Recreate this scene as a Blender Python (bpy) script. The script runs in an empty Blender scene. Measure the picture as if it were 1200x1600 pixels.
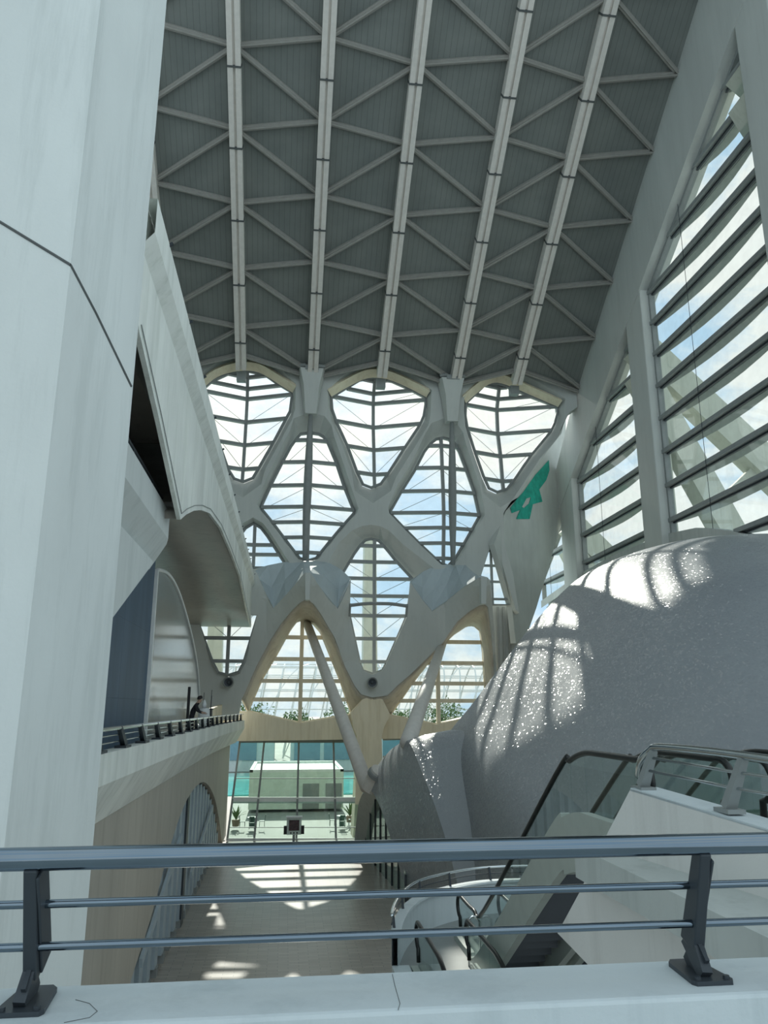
import bpy, bmesh, math, random
from mathutils import Vector, Matrix, geometry, noise
random.seed(7)
SC = bpy.context.scene
COL = SC.collection
# ------------------------------------------------------------------ camera
FPX = 1200.0
PIT = math.atan(307 / FPX)
YAW = math.atan(154 * math.cos(PIT) / FPX)
EYE = Vector((0, 0, 1.6))
cam = bpy.data.cameras.new('camera')
cam.sensor_fit = 'VERTICAL'
cam.sensor_height = 32.0
cam.lens = FPX / 1600 * 32.0
cam.clip_start, cam.clip_end = 0.05, 3000
camo = bpy.data.objects.new('camera', cam)
COL.objects.link(camo)
camo.location = EYE
camo.rotation_euler = (math.pi / 2 + PIT, 0, -YAW)
SC.camera = camo
SUN_EL, SUN_AZ = math.radians(34.4), math.radians(-.3)
sd = Vector((math.sin(SUN_AZ) * math.cos(SUN_EL), math.cos(SUN_AZ) * math.cos(SUN_EL), math.sin(SUN_EL)))
# ------------------------------------------------------------------ sky: broken thin cloud, whiter towards the sun
W = bpy.data.worlds.new('sky')
SC.world = W
W.use_nodes = True
nt = W.node_tree
nt.nodes.clear()
o_ = nt.nodes.new('ShaderNodeOutputWorld')
bg = nt.nodes.new('ShaderNodeBackground')
tc = nt.nodes.new('ShaderNodeTexCoord')
mp = nt.nodes.new('ShaderNodeMapping')
mp.inputs['Scale'].default_value = (1.0, 1.0, 2.2)
mp.inputs['Location'].default_value = (7.7, 2.0, 0.3)
nz = nt.nodes.new('ShaderNodeTexNoise')
nz.inputs['Scale'].default_value = 4.2
nz.inputs['Detail'].default_value = 9
nz.inputs['Roughness'].default_value = 0.62
nz.inputs['Distortion'].default_value = 0.35
rp = nt.nodes.new('ShaderNodeValToRGB')
rp.color_ramp.elements[0].position = 0.40
rp.color_ramp.elements[0].color = (0.46, 0.71, 0.91, 1)
rp.color_ramp.elements[1].position = 0.575
rp.color_ramp.elements[1].color = (0.93, 0.985, 0.955, 1)
nt.links.new(tc.outputs['Generated'], mp.inputs['Vector'])
nt.links.new(mp.outputs['Vector'], nz.inputs['Vector'])
nt.links.new(nz.outputs['Fac'], rp.inputs['Fac'])
dt = nt.nodes.new('ShaderNodeVectorMath'); dt.operation = 'DOT_PRODUCT'; dt.inputs[1].default_value = sd
nrm = nt.nodes.new('ShaderNodeVectorMath'); nrm.operation = 'NORMALIZE'
nt.links.new(tc.outputs['Generated'], nrm.inputs[0]); nt.links.new(nrm.outputs[0], dt.inputs[0])
cl = nt.nodes.new('ShaderNodeMath'); cl.operation = 'MAXIMUM'; cl.inputs[1].default_value = 0.0
nt.links.new(dt.outputs['Value'], cl.inputs[0])
prev = rp.outputs['Color']
for ex, cc in ((14.0, (.42, .28, .20)), (70.0, (.8, .75, .68))):
    pw_ = nt.nodes.new('ShaderNodeMath'); pw_.operation = 'POWER'; pw_.inputs[1].default_value = ex
    nt.links.new(cl.outputs[0], pw_.inputs[0])
    sc_ = nt.nodes.new('ShaderNodeVectorMath'); sc_.operation = 'SCALE'; sc_.inputs[0].default_value = cc
    nt.links.new(pw_.outputs[0], sc_.inputs['Scale'])
    ad_ = nt.nodes.new('ShaderNodeVectorMath'); ad_.operation = 'ADD'
    nt.links.new(prev, ad_.inputs[0]); nt.links.new(sc_.outputs[0], ad_.inputs[1]); prev = ad_.outputs[0]
nt.links.new(prev, bg.inputs['Color'])
bg.inputs['Strength'].default_value = 1.06
nt.links.new(bg.outputs['Background'], o_.inputs['Surface'])
# ------------------------------------------------------------------ sun (in front of the camera, beyond the end facade)
sl = bpy.data.lights.new('sun', 'SUN')
sl.energy = 5.0
sl.angle = math.radians(0.6)
sl.color = (1.0, 0.95, 0.86)
so = bpy.data.objects.new('sun', sl)
COL.objects.link(so)
so.rotation_euler = (-sd).to_track_quat('-Z', 'Y').to_euler()
so.location = sd * 200
# ------------------------------------------------------------------ exposure
SC.view_settings.view_transform = 'Standard'
SC.view_settings.look = 'None'
SC.view_settings.exposure = 0.0
SC.view_settings.gamma = 1.0
SC.view_settings.use_curve_mapping = False
SC.cycles.transparent_max_bounces = 24
SC.cycles.sample_clamp_indirect = 6.0
# ------------------------------------------------------------------ helpers
_cp, _sp, _ca, _sa = math.cos(PIT), math.sin(PIT), math.cos(YAW), math.sin(YAW)
FW = Vector((_sa * _cp, _ca * _cp, _sp))
RT = Vector((_ca, -_sa, 0))
UP = RT.cross(FW)
def ray(x, y): return FW + RT * ((x - 600) / FPX) - UP * ((y - 800) / FPX)
def PY(x, y, Y): d = ray(x, y); return EYE + d * (Y / d.y)
def PX(x, y, X): d = ray(x, y); return EYE + d * (X / d.x)
def PZ(x, y, Z): d = ray(x, y); return EYE + d * ((Z - EYE.z) / d.z)
def PP(x, y, pt, n):
    d = ray(x, y); return EYE + d * ((Vector(pt) - EYE).dot(n) / d.dot(n))

def tag(o, label=None, cat=None, group=None, kind=None):
    if label: o['label'] = label
    if cat: o['category'] = cat
    if group: o['group'] = group
    if kind: o['kind'] = kind
    return o
def empty(name, loc=(0, 0, 0), label=None, cat=None, group=None, kind=None):
    o = bpy.data.objects.new(name, None)
    COL.objects.link(o)
    o.location = loc
    o.empty_display_size = 0.2
    return tag(o, label, cat, group, kind)
def mesh(name, verts, faces, mat, parent=None, smooth=False, fix=True):
    """one mesh object; verts in world space"""
    me = bpy.data.meshes.new(name)
    off = parent_loc(parent)
    me.from_pydata([tuple(Vector(v) - off) for v in verts], [], faces)
    if fix:
        bm = bmesh.new(); bm.from_mesh(me)
        bmesh.ops.recalc_face_normals(bm, faces=bm.faces)
        bm.to_mesh(me); bm.free()
    if smooth:
        for p in me.polygons: p.use_smooth = True
    me.materials.append(M[mat] if isinstance(mat, str) else mat)
    o = bpy.data.objects.new(name, me)
    COL.objects.link(o)
    if parent is not None: o.parent = parent
    return o
def parent_loc(p):
    v = Vector((0, 0, 0))
    while p is not None:
        v += p.location; p = p.parent
    return v
class MB:
    """collects boxes, bars and tubes that make ONE piece"""
    def __init__(s): s.v = []; s.f = []
    def add(s, vs, fs):
        b = len(s.v); s.v += [Vector(v) for v in vs]; s.f += [tuple(i + b for i in f) for f in fs]; return s
    def box(s, x0, x1, y0, y1, z0, z1):
        vs = [(x, y, z) for x in (x0, x1) for y in (y0, y1) for z in (z0, z1)]
        return s.add(vs, BOXF)
    def bar(s, a, b, w, h, up=(0, 0, 1), drop=0.0, w1=None, h1=None):
        a, b = Vector(a), Vector(b); d = (b - a).normalized(); u = Vector(up)
        sx = d.cross(u)
        if sx.length < 1e-5: sx = d.cross(Vector((1, 0, 0)))
        sx.normalize(); u = sx.cross(d).normalized()
        w1 = w if w1 is None else w1; h1 = h if h1 is None else h1
        vs = []
        for p, ww, hh in ((a, w, h), (b, w1, h1)):
            for i in (-.5, .5):
                for j in (-.5, .5):
                    vs.append(p + sx * (ww * i) + u * (hh * j - drop))
        return s.add(vs, BOXF)
    def tube(s, pts, r, n=10, closed=False):
        pts = [Vector(p) for p in pts]; m = len(pts)
        rr = r if isinstance(r, (list, tuple)) else [r] * m
        tan = []
        for i in range(m):
            a = pts[i - 1] if (i or closed) else pts[0]
            b = pts[(i + 1) % m] if (i < m - 1 or closed) else pts[-1]
            tan.append((b - a).normalized())
        t = tan[0]; nrm = t.cross(Vector((0, 0, 1)))
        if nrm.length < 1e-3: nrm = t.cross(Vector((1, 0, 0)))
        nrm.normalize(); vs = []
        for i in range(m):
            nrm = (nrm - tan[i] * nrm.dot(tan[i])).normalized(); bn = tan[i].cross(nrm)
            for k in range(n):
                a = 2 * math.pi * k / n
                vs.append(pts[i] + (nrm * math.cos(a) + bn * math.sin(a)) * rr[i])
        fs = []
        for i in range(m if closed else m - 1):
            j = (i + 1) % m
            for k in range(n):
                l = (k + 1) % n
                fs.append((i * n + k, i * n + l, j * n + l, j * n + k))
        if not closed:
            fs.append(tuple(range(n))[::-1]); fs.append(tuple(range((m - 1) * n, m * n)))
        return s.add(vs, fs)
    def prism(s, pa, pb):
        n = len(pa)
        fs = [tuple(range(n))[::-1], tuple(range(n, 2 * n))]
        for i in range(n): j = (i + 1) % n; fs.append((i, j, n + j, n + i))
        return s.add(list(pa) + list(pb), fs)
    def loft(s, rows, closed=False):
        n = len(rows[0]); fs = []
        for i in range(len(rows) - 1):
            for k in range(n if closed else n - 1):
                l = (k + 1) % n
                fs.append((i * n + k, i * n + l, (i + 1) * n + l, (i + 1) * n + k))
        return s.add([p for r in rows for p in r], fs)
    def lathe(s, prof, c, n=16, axis=Vector((0, 0, 1))):
        axis = Vector(axis).normalized(); a = axis.orthogonal().normalized(); b = axis.cross(a); c = Vector(c)
        rows = [[c + axis * h + (a * math.cos(2 * math.pi * k / n) + b * math.sin(2 * math.pi * k / n)) * max(r, 1e-4) for k in range(n)] for r, h in prof]
        return s.loft(rows, True)
    def build(s, name, mat, parent=None, smooth=False, bevel=0.0, fix=True):
        o = mesh(name, s.v, s.f, mat, parent, smooth, fix)
        if bevel:
            md = o.modifiers.new('bevel', 'BEVEL'); md.width = bevel; md.segments = 2; md.limit_method = 'ANGLE'
        return o
BOXF = [(0, 1, 3, 2), (4, 6, 7, 5), (0, 4, 5, 1), (2, 3, 7, 6), (0, 2, 6, 4), (1, 5, 7, 3)]
def smooth_angle(o, deg=40):
    for p in o.data.polygons: p.use_smooth = True
    md = o.modifiers.new('es', 'EDGE_SPLIT'); md.split_angle = math.radians(deg)
    return o
def resample(pts, n, closed=False):
    pts = [Vector(p) for p in pts]
    if closed: pts = pts + [pts[0]]
    L = [0]
    for i in range(1, len(pts)): L.append(L[-1] + (pts[i] - pts[i - 1]).length)
    out = []; k = 0
    cnt = n if closed else n - 1
    for i in range(n):
        t = L[-1] * i / cnt
        while k < len(L) - 2 and L[k + 1] < t: k += 1
        f = (t - L[k]) / max(L[k + 1] - L[k], 1e-9)
        out.append(pts[k].lerp(pts[k + 1], min(max(f, 0), 1)))
    return out
def crom(pts, sub=6, closed=False):
    """Catmull-Rom through the points"""
    pts = [Vector(p) for p in pts]; n = len(pts); out = []
    for i in range(n if closed else n - 1):
        if closed: a, b, c, d = (pts[(i + q) % n] for q in (-1, 0, 1, 2))
        else: a, b, c, d = pts[max(i - 1, 0)], pts[i], pts[i + 1], pts[min(i + 2, n - 1)]
        for j in range(sub):
            t = j / sub
            out.append(.5 * ((2 * b) + (c - a) * t + (2 * a - 5 * b + 4 * c - d) * t * t + (3 * b - a - 3 * c + d) * t ** 3))
    if not closed: out.append(pts[-1])
    return out
def inside(p, poly):
    r = False; n = len(poly); j = n - 1
    for i in range(n):
        a, b = poly[i], poly[j]
        if (a[1] > p[1]) != (b[1] > p[1]) and p[0] < (b[0] - a[0]) * (p[1] - a[1]) / (b[1] - a[1]) + a[0]: r = not r
        j = i
    return r
def clip(poly, nx, ny, c):
    """keep the side nx*x+ny*y<=c"""
    out = []; n = len(poly)
    for i in range(n):
        a, b = poly[i], poly[(i + 1) % n]
        da, db = nx * a[0] + ny * a[1] - c, nx * b[0] + ny * b[1] - c
        if da <= 0: out.append(a)
        if (da < 0 < db) or (db < 0 < da):
            t = da / (da - db); out.append((a[0] + (b[0] - a[0]) * t, a[1] + (b[1] - a[1]) * t))
    return out
def area(poly): return .5 * sum(poly[i][0] * poly[(i + 1) % len(poly)][1] - poly[(i + 1) % len(poly)][0] * poly[i][1] for i in range(len(poly)))
def hits(poly, y):
    xs = []
    for i in range(len(poly)):
        a, b = poly[i], poly[(i + 1) % len(poly)]
        if (a[1] > y) != (b[1] > y): xs.append(a[0] + (b[0] - a[0]) * (y - a[1]) / (b[1] - a[1]))
    return (min(xs), max(xs)) if len(xs) >= 2 else None
def vhits(poly, x): return hits([(q[1], q[0]) for q in poly], x)
def offset(poly, fn):
    """move each vertex outward; fn(nx,ny)->distance"""
    if area(poly) < 0: poly = poly[::-1]
    n = len(poly); out = []
    for i in range(n):
        a, b, c = poly[i - 1], poly[i], poly[(i + 1) % n]
        d1 = Vector((b[0] - a[0], b[1] - a[1])); d2 = Vector((c[0] - b[0], c[1] - b[1]))
        d1.normalize(); d2.normalize(); t = d1 + d2
        if t.length < 1e-6: t = d1
        t.normalize(); nn = Vector((t.y, -t.x)); k = fn(nn.x, nn.y) / max(nn.dot(Vector((d1.y, -d1.x))), .6)
        out.append((b[0] + nn.x * k, b[1] + nn.y * k))
    return out
def ring_fill(loops):
    """triangles over loops (first = outline, rest = holes), indices into the concatenated list"""
    return geometry.tessellate_polygon([[Vector((p[0], p[1], 0)) for p in l] for l in loops])
# ------------------------------------------------------------------ materials
M = {}
def newmat(name):
    m = bpy.data.materials.new(name); m.use_nodes = True; M[name] = m
    n = m.node_tree.nodes; l = m.node_tree.links
    return m, n, l, n['Principled BSDF']
def noise_node(n, l, scale, detail=4, stretch=(1, 1, 1), rough=.55):
    t = n.new('ShaderNodeTexCoord'); mp = n.new('ShaderNodeMapping'); z = n.new('ShaderNodeTexNoise')
    mp.inputs['Scale'].default_value = stretch
    z.inputs['Scale'].default_value = scale; z.inputs['Detail'].default_value = detail; z.inputs['Roughness'].default_value = rough
    l.new(t.outputs['Object'], mp.inputs['Vector']); l.new(mp.outputs['Vector'], z.inputs['Vector'])
    return z
def ramp(n, l, src, stops):
    r = n.new('ShaderNodeValToRGB'); e = r.color_ramp.elements
    e[0].position, e[0].color = stops[0][0], (*stops[0][1], 1)
    e[1].position, e[1].color = stops[-1][0], (*stops[-1][1], 1)
    for p, c in stops[1:-1]: k = e.new(p); k.color = (*c, 1)
    l.new(src, r.inputs['Fac']); return r
def concrete(name, base, var=.12, rough=.62, stretch=(1, 1, .35), stain=None, spec=.3, scale=.35, bump=.15, streak=.2):
    m, n, l, b = newmat(name)
    z = noise_node(n, l, scale, 8, stretch, .6)
    lo = tuple(c * (1 - var) for c in base); hi = tuple(min(1, c * (1 + var)) for c in base)
    r = ramp(n, l, z.outputs['Fac'], [(.35, lo), (.65, hi)])
    out = r.outputs['Color']
    z2 = noise_node(n, l, 1.7, 6, (1.6, 1.6, .12), .7)
    r2 = ramp(n, l, z2.outputs['Fac'], [(.36, stain or tuple(c * .80 for c in base)), (.50, (1, 1, 1))])
    mx = n.new('ShaderNodeMixRGB'); mx.blend_type = 'MULTIPLY'; mx.inputs['Fac'].default_value = streak
    l.new(out, mx.inputs['Color1']); l.new(r2.outputs['Color'], mx.inputs['Color2'])
    l.new(mx.outputs['Color'], b.inputs['Base Color'])
    b.inputs['Roughness'].default_value = rough; b.inputs['Specular IOR Level'].default_value = spec
    z3 = noise_node(n, l, 14, 5); bp = n.new('ShaderNodeBump'); bp.inputs['Strength'].default_value = bump; bp.inputs['Distance'].default_value = .03
    l.new(z3.outputs['Fac'], bp.inputs['Height']); l.new(bp.outputs['Normal'], b.inputs['Normal'])
    return m
def plain(name, col, rough=.5, metal=0.0, spec=.4, var=.06, scale=3):
    m, n, l, b = newmat(name)
    z = noise_node(n, l, scale, 4)
    r = ramp(n, l, z.outputs['Fac'], [(.3, tuple(c * (1 - var) for c in col)), (.7, tuple(min(1, c * (1 + var)) for c in col))])
    l.new(r.outputs['Color'], b.inputs['Base Color'])
    b.inputs['Roughness'].default_value = rough; b.inputs['Metallic'].default_value = metal; b.inputs['Specular IOR Level'].default_value = spec
    return m
def glassmat(name, tint, refl=.07, rough=.01):
    m = bpy.data.materials.new(name); m.use_nodes = True; M[name] = m
    n = m.node_tree.nodes; l = m.node_tree.links; n.clear()
    o = n.new('ShaderNodeOutputMaterial'); mx = n.new('ShaderNodeMixShader'); t = n.new('ShaderNodeBsdfTransparent'); g = n.new('ShaderNodeBsdfGlossy')
    fr = n.new('ShaderNodeLayerWeight')
    pw = n.new('ShaderNodeMath'); pw.operation = 'POWER'; pw.inputs[1].default_value = 5.0
    l.new(fr.outputs['Facing'], pw.inputs[0])
    z = noise_node(n, l, 1.3, 3); r = ramp(n, l, z.outputs['Fac'], [(.3, tuple(c * .96 for c in tint)), (.7, tint)])
    l.new(r.outputs['Color'], t.inputs['Color']); g.inputs['Roughness'].default_value = rough
    ma = n.new('ShaderNodeMath'); ma.operation = 'MULTIPLY_ADD'; ma.inputs[1].default_value = .6; ma.inputs[2].default_value = refl
    ma.use_clamp = True
    l.new(pw.outputs['Value'], ma.inputs[0]); l.new(ma.outputs['Value'], mx.inputs['Fac'])
    l.new(t.outputs['BSDF'], mx.inputs[1]); l.new(g.outputs['BSDF'], mx.inputs[2]); l.new(mx.outputs['Shader'], o.inputs['Surface'])
    return m
concrete('white_concrete', (.55, .575, .55), var=.05, streak=.08)
concrete('pillar_concrete', (.66, .70, .685), var=.07)
concrete('spandrel_concrete', (.86, .89, .84), var=.10, stretch=(1, 1, .5), scale=.6, streak=.4)
concrete('beige_concrete', (.86, .77, .59), var=.10, spec=.35, streak=.3)
concrete('grey_concrete', (.50, .53, .51), var=.10)
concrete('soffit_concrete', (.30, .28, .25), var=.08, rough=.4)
concrete('ledge_sky_tint', (.50, .57, .60), var=.04, streak=.1)  # bluish sky light on the ledge tops, put into the concrete colour
concrete('intrados_shade_tone', (.56, .51, .42), var=.12, streak=.3)  # beige concrete darkened, carrying the shade under the arches in its colour
concrete('parapet_paint', (.60, .66, .68), var=.07, rough=.5)
concrete('peeled_concrete', (.52, .55, .52), var=.08, scale=.5, stretch=(1, 1, .6), streak=.08)
concrete('outer_concrete', (.60, .62, .54), var=.06)
plain('steel_paint', (.27, .29, .285), .45, 0, .4)
plain('rail_steel', (.20, .25, .30), .11, 1.0)
plain('dark_steel', (.045, .055, .065), .42, .2)
plain('blue_grey_paint', (.42, .50, .55), .45)
plain('roof_beam_paint', (.72, .69, .64), .5)
plain('roof_purlin_paint', (.34, .335, .31), .5)
plain('joint_dark', (.10, .11, .11), .7)
plain('black_rubber', (.012, .014, .014), .30)
plain('chrome', (.62, .66, .68), .12, 1.0)
plain('white_paint', (.80, .82, .80), .4)
plain('dark_screen', (.06, .03, .035), .12, var=.5, scale=9)
plain('black_plastic', (.015, .015, .017), .4)
plain('green_net', (.02, .36, .27), .8, var=.25, scale=2)
plain('skin', (.45, .30, .22), .5)
plain('black_cloth', (.015, .016, .02), .85)
plain('hair', (.012, .010, .010), .5)
plain('white_cloth', (.80, .82, .82), .8)
plain('yellow_plastic', (.65, .48, .10), .5)
plain('dark_green', (.03, .09, .07), .5)
plain('leaf', (.10, .18, .05), .6, var=.5, scale=6)
plain('bark', (.20, .15, .10), .8)
plain('pavilion_white', (.70, .78, .70), .6)
plain('pale_facade', (.62, .68, .68), .6)
plain('blue_facade', (.20, .32, .40), .3)
plain('water', (.16, .62, .56), .08, var=.2, scale=.6, spec=.5)
plain('ground_pale', (.24, .25, .225), .7, var=.12, scale=.1)
plain('terracotta', (.30, .22, .15), .7)
plain('blade_paint', (.48, .52, .48), .5)
plain('dark_pane', (.05, .075, .08), .25)
plain('side_panel', (.42, .46, .42), .45)
glassmat('glass', (.965, .99, .985), .04)
glassmat('balustrade_glass', (.90, .955, .94), .05)
glassmat('green_glass', (.86, .955, .92), .05)
# blue screen glazing
m, n, l, b = newmat('blue_screen')
z = noise_node(n, l, 1.2, 2, (1, 1, .15)); r = ramp(n, l, z.outputs['Fac'], [(.3, (.045, .085, .13)), (.7, (.07, .12, .18))])
l.new(r.outputs['Color'], b.inputs['Base Color']); b.inputs['Roughness'].default_value = .45; b.inputs['Specular IOR Level'].default_value = .2
m, n, l, b = newmat('ribbed_screen')
b.inputs['Base Color'].default_value = (.40, .43, .43, 1); b.inputs['Roughness'].default_value = .12; b.inputs['Metallic'].default_value = .55
t = n.new('ShaderNodeTexCoord'); wv = n.new('ShaderNodeTexWave'); wv.bands_direction = 'Y'; wv.inputs['Scale'].default_value = 2.2
l.new(t.outputs['Object'], wv.inputs['Vector']); bp = n.new('ShaderNodeBump'); bp.inputs['Strength'].default_value = .06; bp.inputs['Distance'].default_value = .05
l.new(wv.outputs['Fac'], bp.inputs['Height']); l.new(bp.outputs['Normal'], b.inputs['Normal'])
# roof deck: metal sheet with narrow ribs down the slope
m, n, l, b = newmat('roof_deck')
t = n.new('ShaderNodeTexCoord'); sx = n.new('ShaderNodeSeparateXYZ'); l.new(t.outputs['Object'], sx.inputs[0])
mu = n.new('ShaderNodeMath'); mu.operation = 'MULTIPLY'; mu.inputs[1].default_value = 2.6; l.new(sx.outputs['X'], mu.inputs[0])
fr = n.new('ShaderNodeMath'); fr.operation = 'FRACT'; l.new(mu.outputs[0], fr.inputs[0])
r1 = ramp(n, l, fr.outputs[0], [(0.0, (.55, .55, .55)), (.05, (1, 1, 1)), (.95, (1, 1, 1)), (1.0, (.55, .55, .55))])
z = noise_node(n, l, .5, 5); r = ramp(n, l, z.outputs['Fac'], [(.3, (.17, .19, .18)), (.7, (.215, .235, .22))])
mx = n.new('ShaderNodeMixRGB'); mx.blend_type = 'MULTIPLY'; mx.inputs['Fac'].default_value = 1
l.new(r.outputs['Color'], mx.inputs['Color1']); l.new(r1.outputs['Color'], mx.inputs['Color2']); l.new(mx.outputs['Color'], b.inputs['Base Color'])
bp = n.new('ShaderNodeBump'); bp.inputs['Strength'].default_value = .5; bp.inputs['Distance'].default_value = .04
l.new(r1.outputs['Color'], bp.inputs['Height']); l.new(bp.outputs['Normal'], b.inputs['Normal']); b.inputs['Roughness'].default_value = .5
# broken glazed tiles: every chip tilts its own way
m, n, l, b = newmat('broken_tile')
t = n.new('ShaderNodeTexCoord'); v = n.new('ShaderNodeTexVoronoi'); v.inputs['Scale'].default_value = 15.0
mpp = n.new('ShaderNodeMapping'); mpp.inputs['Scale'].default_value = (1.6, .8, 1.0); mpp.inputs['Rotation'].default_value = (0, .6, .5)
l.new(t.outputs['Object'], mpp.inputs['Vector']); l.new(mpp.outputs['Vector'], v.inputs['Vector'])
sub = n.new('ShaderNodeVectorMath'); sub.operation = 'SUBTRACT'; sub.inputs[1].default_value = (.5, .5, .5); l.new(v.outputs['Color'], sub.inputs[0])
scl = n.new('ShaderNodeVectorMath'); scl.operation = 'SCALE'; scl.inputs['Scale'].default_value = .74; l.new(sub.outputs[0], scl.inputs[0])
geo = n.new('ShaderNodeNewGeometry'); ad = n.new('ShaderNodeVectorMath'); ad.operation = 'ADD'
l.new(geo.outputs['Normal'], ad.inputs[0]); l.new(scl.outputs[0], ad.inputs[1])
nm = n.new('ShaderNodeVectorMath'); nm.operation = 'NORMALIZE'; l.new(ad.outputs[0], nm.inputs[0]); l.new(nm.outputs[0], b.inputs['Coat Normal'])
z = noise_node(n, l, .25, 5); r = ramp(n, l, z.outputs['Fac'], [(.3, (.29, .315, .34)), (.7, (.34, .365, .385))]); l.new(r.outputs['Color'], b.inputs['Base Color'])
b.inputs['Roughness'].default_value = .5; b.inputs['Specular IOR Level'].default_value = .2; b.inputs['Coat Weight'].default_value = .5; b.inputs['Coat Roughness'].default_value = .21
# hall floor: narrow stone setts running across
m, n, l, b = newmat('floor_setts')
t = n.new('ShaderNodeTexCoord'); br = n.new('ShaderNodeTexBrick'); br.inputs['Scale'].default_value = 1.0
br.inputs['Brick Width'].default_value = .75; br.inputs['Row Height'].default_value = .19; br.inputs['Mortar Size'].default_value = .012
br.inputs['Color1'].default_value = (.34, .31, .27, 1); br.inputs['Color2'].default_value = (.44, .405, .355, 1); br.inputs['Mortar'].default_value = (.22, .21, .19, 1)
l.new(t.outputs['Object'], br.inputs['Vector']); l.new(br.outputs['Color'], b.inputs['Base Color']); b.inputs['Roughness'].default_value = .30
# ================================================================== THE PLACE
FZ = -7.3                      # lower hall floor
DF = 60.0                      # end facade
RZ, RM = 28.535, .69           # roof plane z = RZ + RM*(DF-Y)
RN = Vector((0, RM, 1)).normalized()
def RF(X, Y, off=0.0): return Vector((X, Y, RZ + RM * (DF - Y))) - RN * off
# ------------------------------------------------------------------ ground and floor
f = MB().box(-14, 8.5, -2, 57.9, FZ - .4, FZ).build('floor', 'floor_setts'); tag(f, kind='structure')
g = MB().box(-400, 500, 58.0, 900, FZ - 1.2, FZ - .25).build('ground', 'ground_pale'); tag(g, 'pale paved ground stretching away outside the end facade', 'ground', kind='structure')
f = MB().box(8.5, 40, -2, 60, FZ - 1.2, FZ - .15).build('floor_side', 'floor_setts'); tag(f, kind='structure')
f = MB().box(-60, -14, -2, 60, FZ - 1.2, FZ - .15).build('floor_side', 'floor_setts'); tag(f, kind='structure')
# ------------------------------------------------------------------ ceiling
BX = [-10.3, -4.45, 1.4, 7.15, 13.45, 18.75, 24.6]
def ynodes(k):
    base = 60.35 if k % 2 else 59.6          # odd beams end over the windows, even beams on the concrete heads
    return [base - 4.0 * j for j in range(0, 9)] if k % 2 == 0 else [56.4 - 4.0 * j for j in range(0, 9)]
ceil = MB().prism([RF(-16, 58.0, -.45), RF(25.6, 58.0, -.45), RF(25.6, 26, -.45), RF(-16, 26, -.45)],
                  [RF(-16, 58.0, -.75), RF(25.6, 58.0, -.75), RF(25.6, 26, -.75), RF(-16, 26, -.75)]).build('ceiling', 'grey_concrete')
tag(ceil, kind='structure')
MB().prism([(-16, 26.2, RZ + RM * 34 + .4), (25.6, 26.2, RZ + RM * 34 + .4), (25.6, 8, RZ + RM * 34 + 2.4), (-16, 8, RZ + RM * 34 + 2.4)], [(-16, 26.2, RZ + RM * 34 + .9), (25.6, 26.2, RZ + RM * 34 + .9), (25.6, 8, RZ + RM * 34 + 2.9), (-16, 8, RZ + RM * 34 + 2.9)]).build('unseen_top_shade', 'grey_concrete', ceil)  # unseen roof continuation, added to cut sky light from above
MB().box(-16, 24.4, 57.0, 61.6, 31.0, 31.4).build('eave_slab', 'grey_concrete', ceil)
def tri_panel(pts):
    c = sum((Vector(p) for p in pts), Vector()) / len(pts)
    q = [Vector(p).lerp(c, .012) for p in pts]
    mesh('ceiling_panel', q + [p + RN * .12 for p in q], [tuple(range(len(q))), tuple(range(len(q), 2 * len(q)))[::-1]] + [(i, (i + 1) % len(q), len(q) + (i + 1) % len(q), len(q) + i) for i in range(len(q))], 'roof_deck', ceil)
purl = []
for k in range(len(BX) - 1):
    ev, od = (k, k + 1) if k % 2 == 0 else (k + 1, k)
    E_, O_ = ynodes(ev), ynodes(od); xe, xo = BX[ev], BX[od]
    tri_panel([RF(xe, 60.0), RF(xo, 58.5), RF(xo, O_[0]), RF(xe, E_[0])])
    for j in range(8):
        tri_panel([RF(xe, E_[j]), RF(xo, O_[j]), RF(xe, E_[j + 1])])
        tri_panel([RF(xo, O_[j]), RF(xe, E_[j + 1]), RF(xo, O_[j + 1])])
        purl.append((RF(xe, E_[j], .16), RF(xo, O_[j], .16)))
        purl.append((RF(xo, O_[j], .16), RF(xe, E_[j + 1], .16)))
    purl.append((RF(xe, 59.9, .2), RF(xo, 58.4, .2)))
for a, b_ in purl:
    mb = MB(); mb.bar(a, b_, .34, .30, RN); mb.bar(a, b_, .10, .20, RN, drop=.2)
    mb.build('purlin', 'roof_purlin_paint', ceil)
for k, X in enumerate(BX[:-1]):
    yend = 59.3 if k % 2 else 59.5
    mb = MB()
    for s in (-1, 1):
        mb.bar(RF(X + s * .25, yend, .45), RF(X + s * .25, 26, .45), .34, .85, RN)
    mb.bar(RF(X, yend, .36), RF(X, 26, .36), .22, .7, RN)
    bo = mb.build('roof_beam', 'roof_beam_paint', ceil)
    for j in range(9):
        Y = yend - 2.1 - 4.0 * j
        MB().bar(RF(X, Y, .46), RF(X, Y + .10, .46), .90, .90, RN).build('splice_joint', 'joint_dark', bo)
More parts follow.
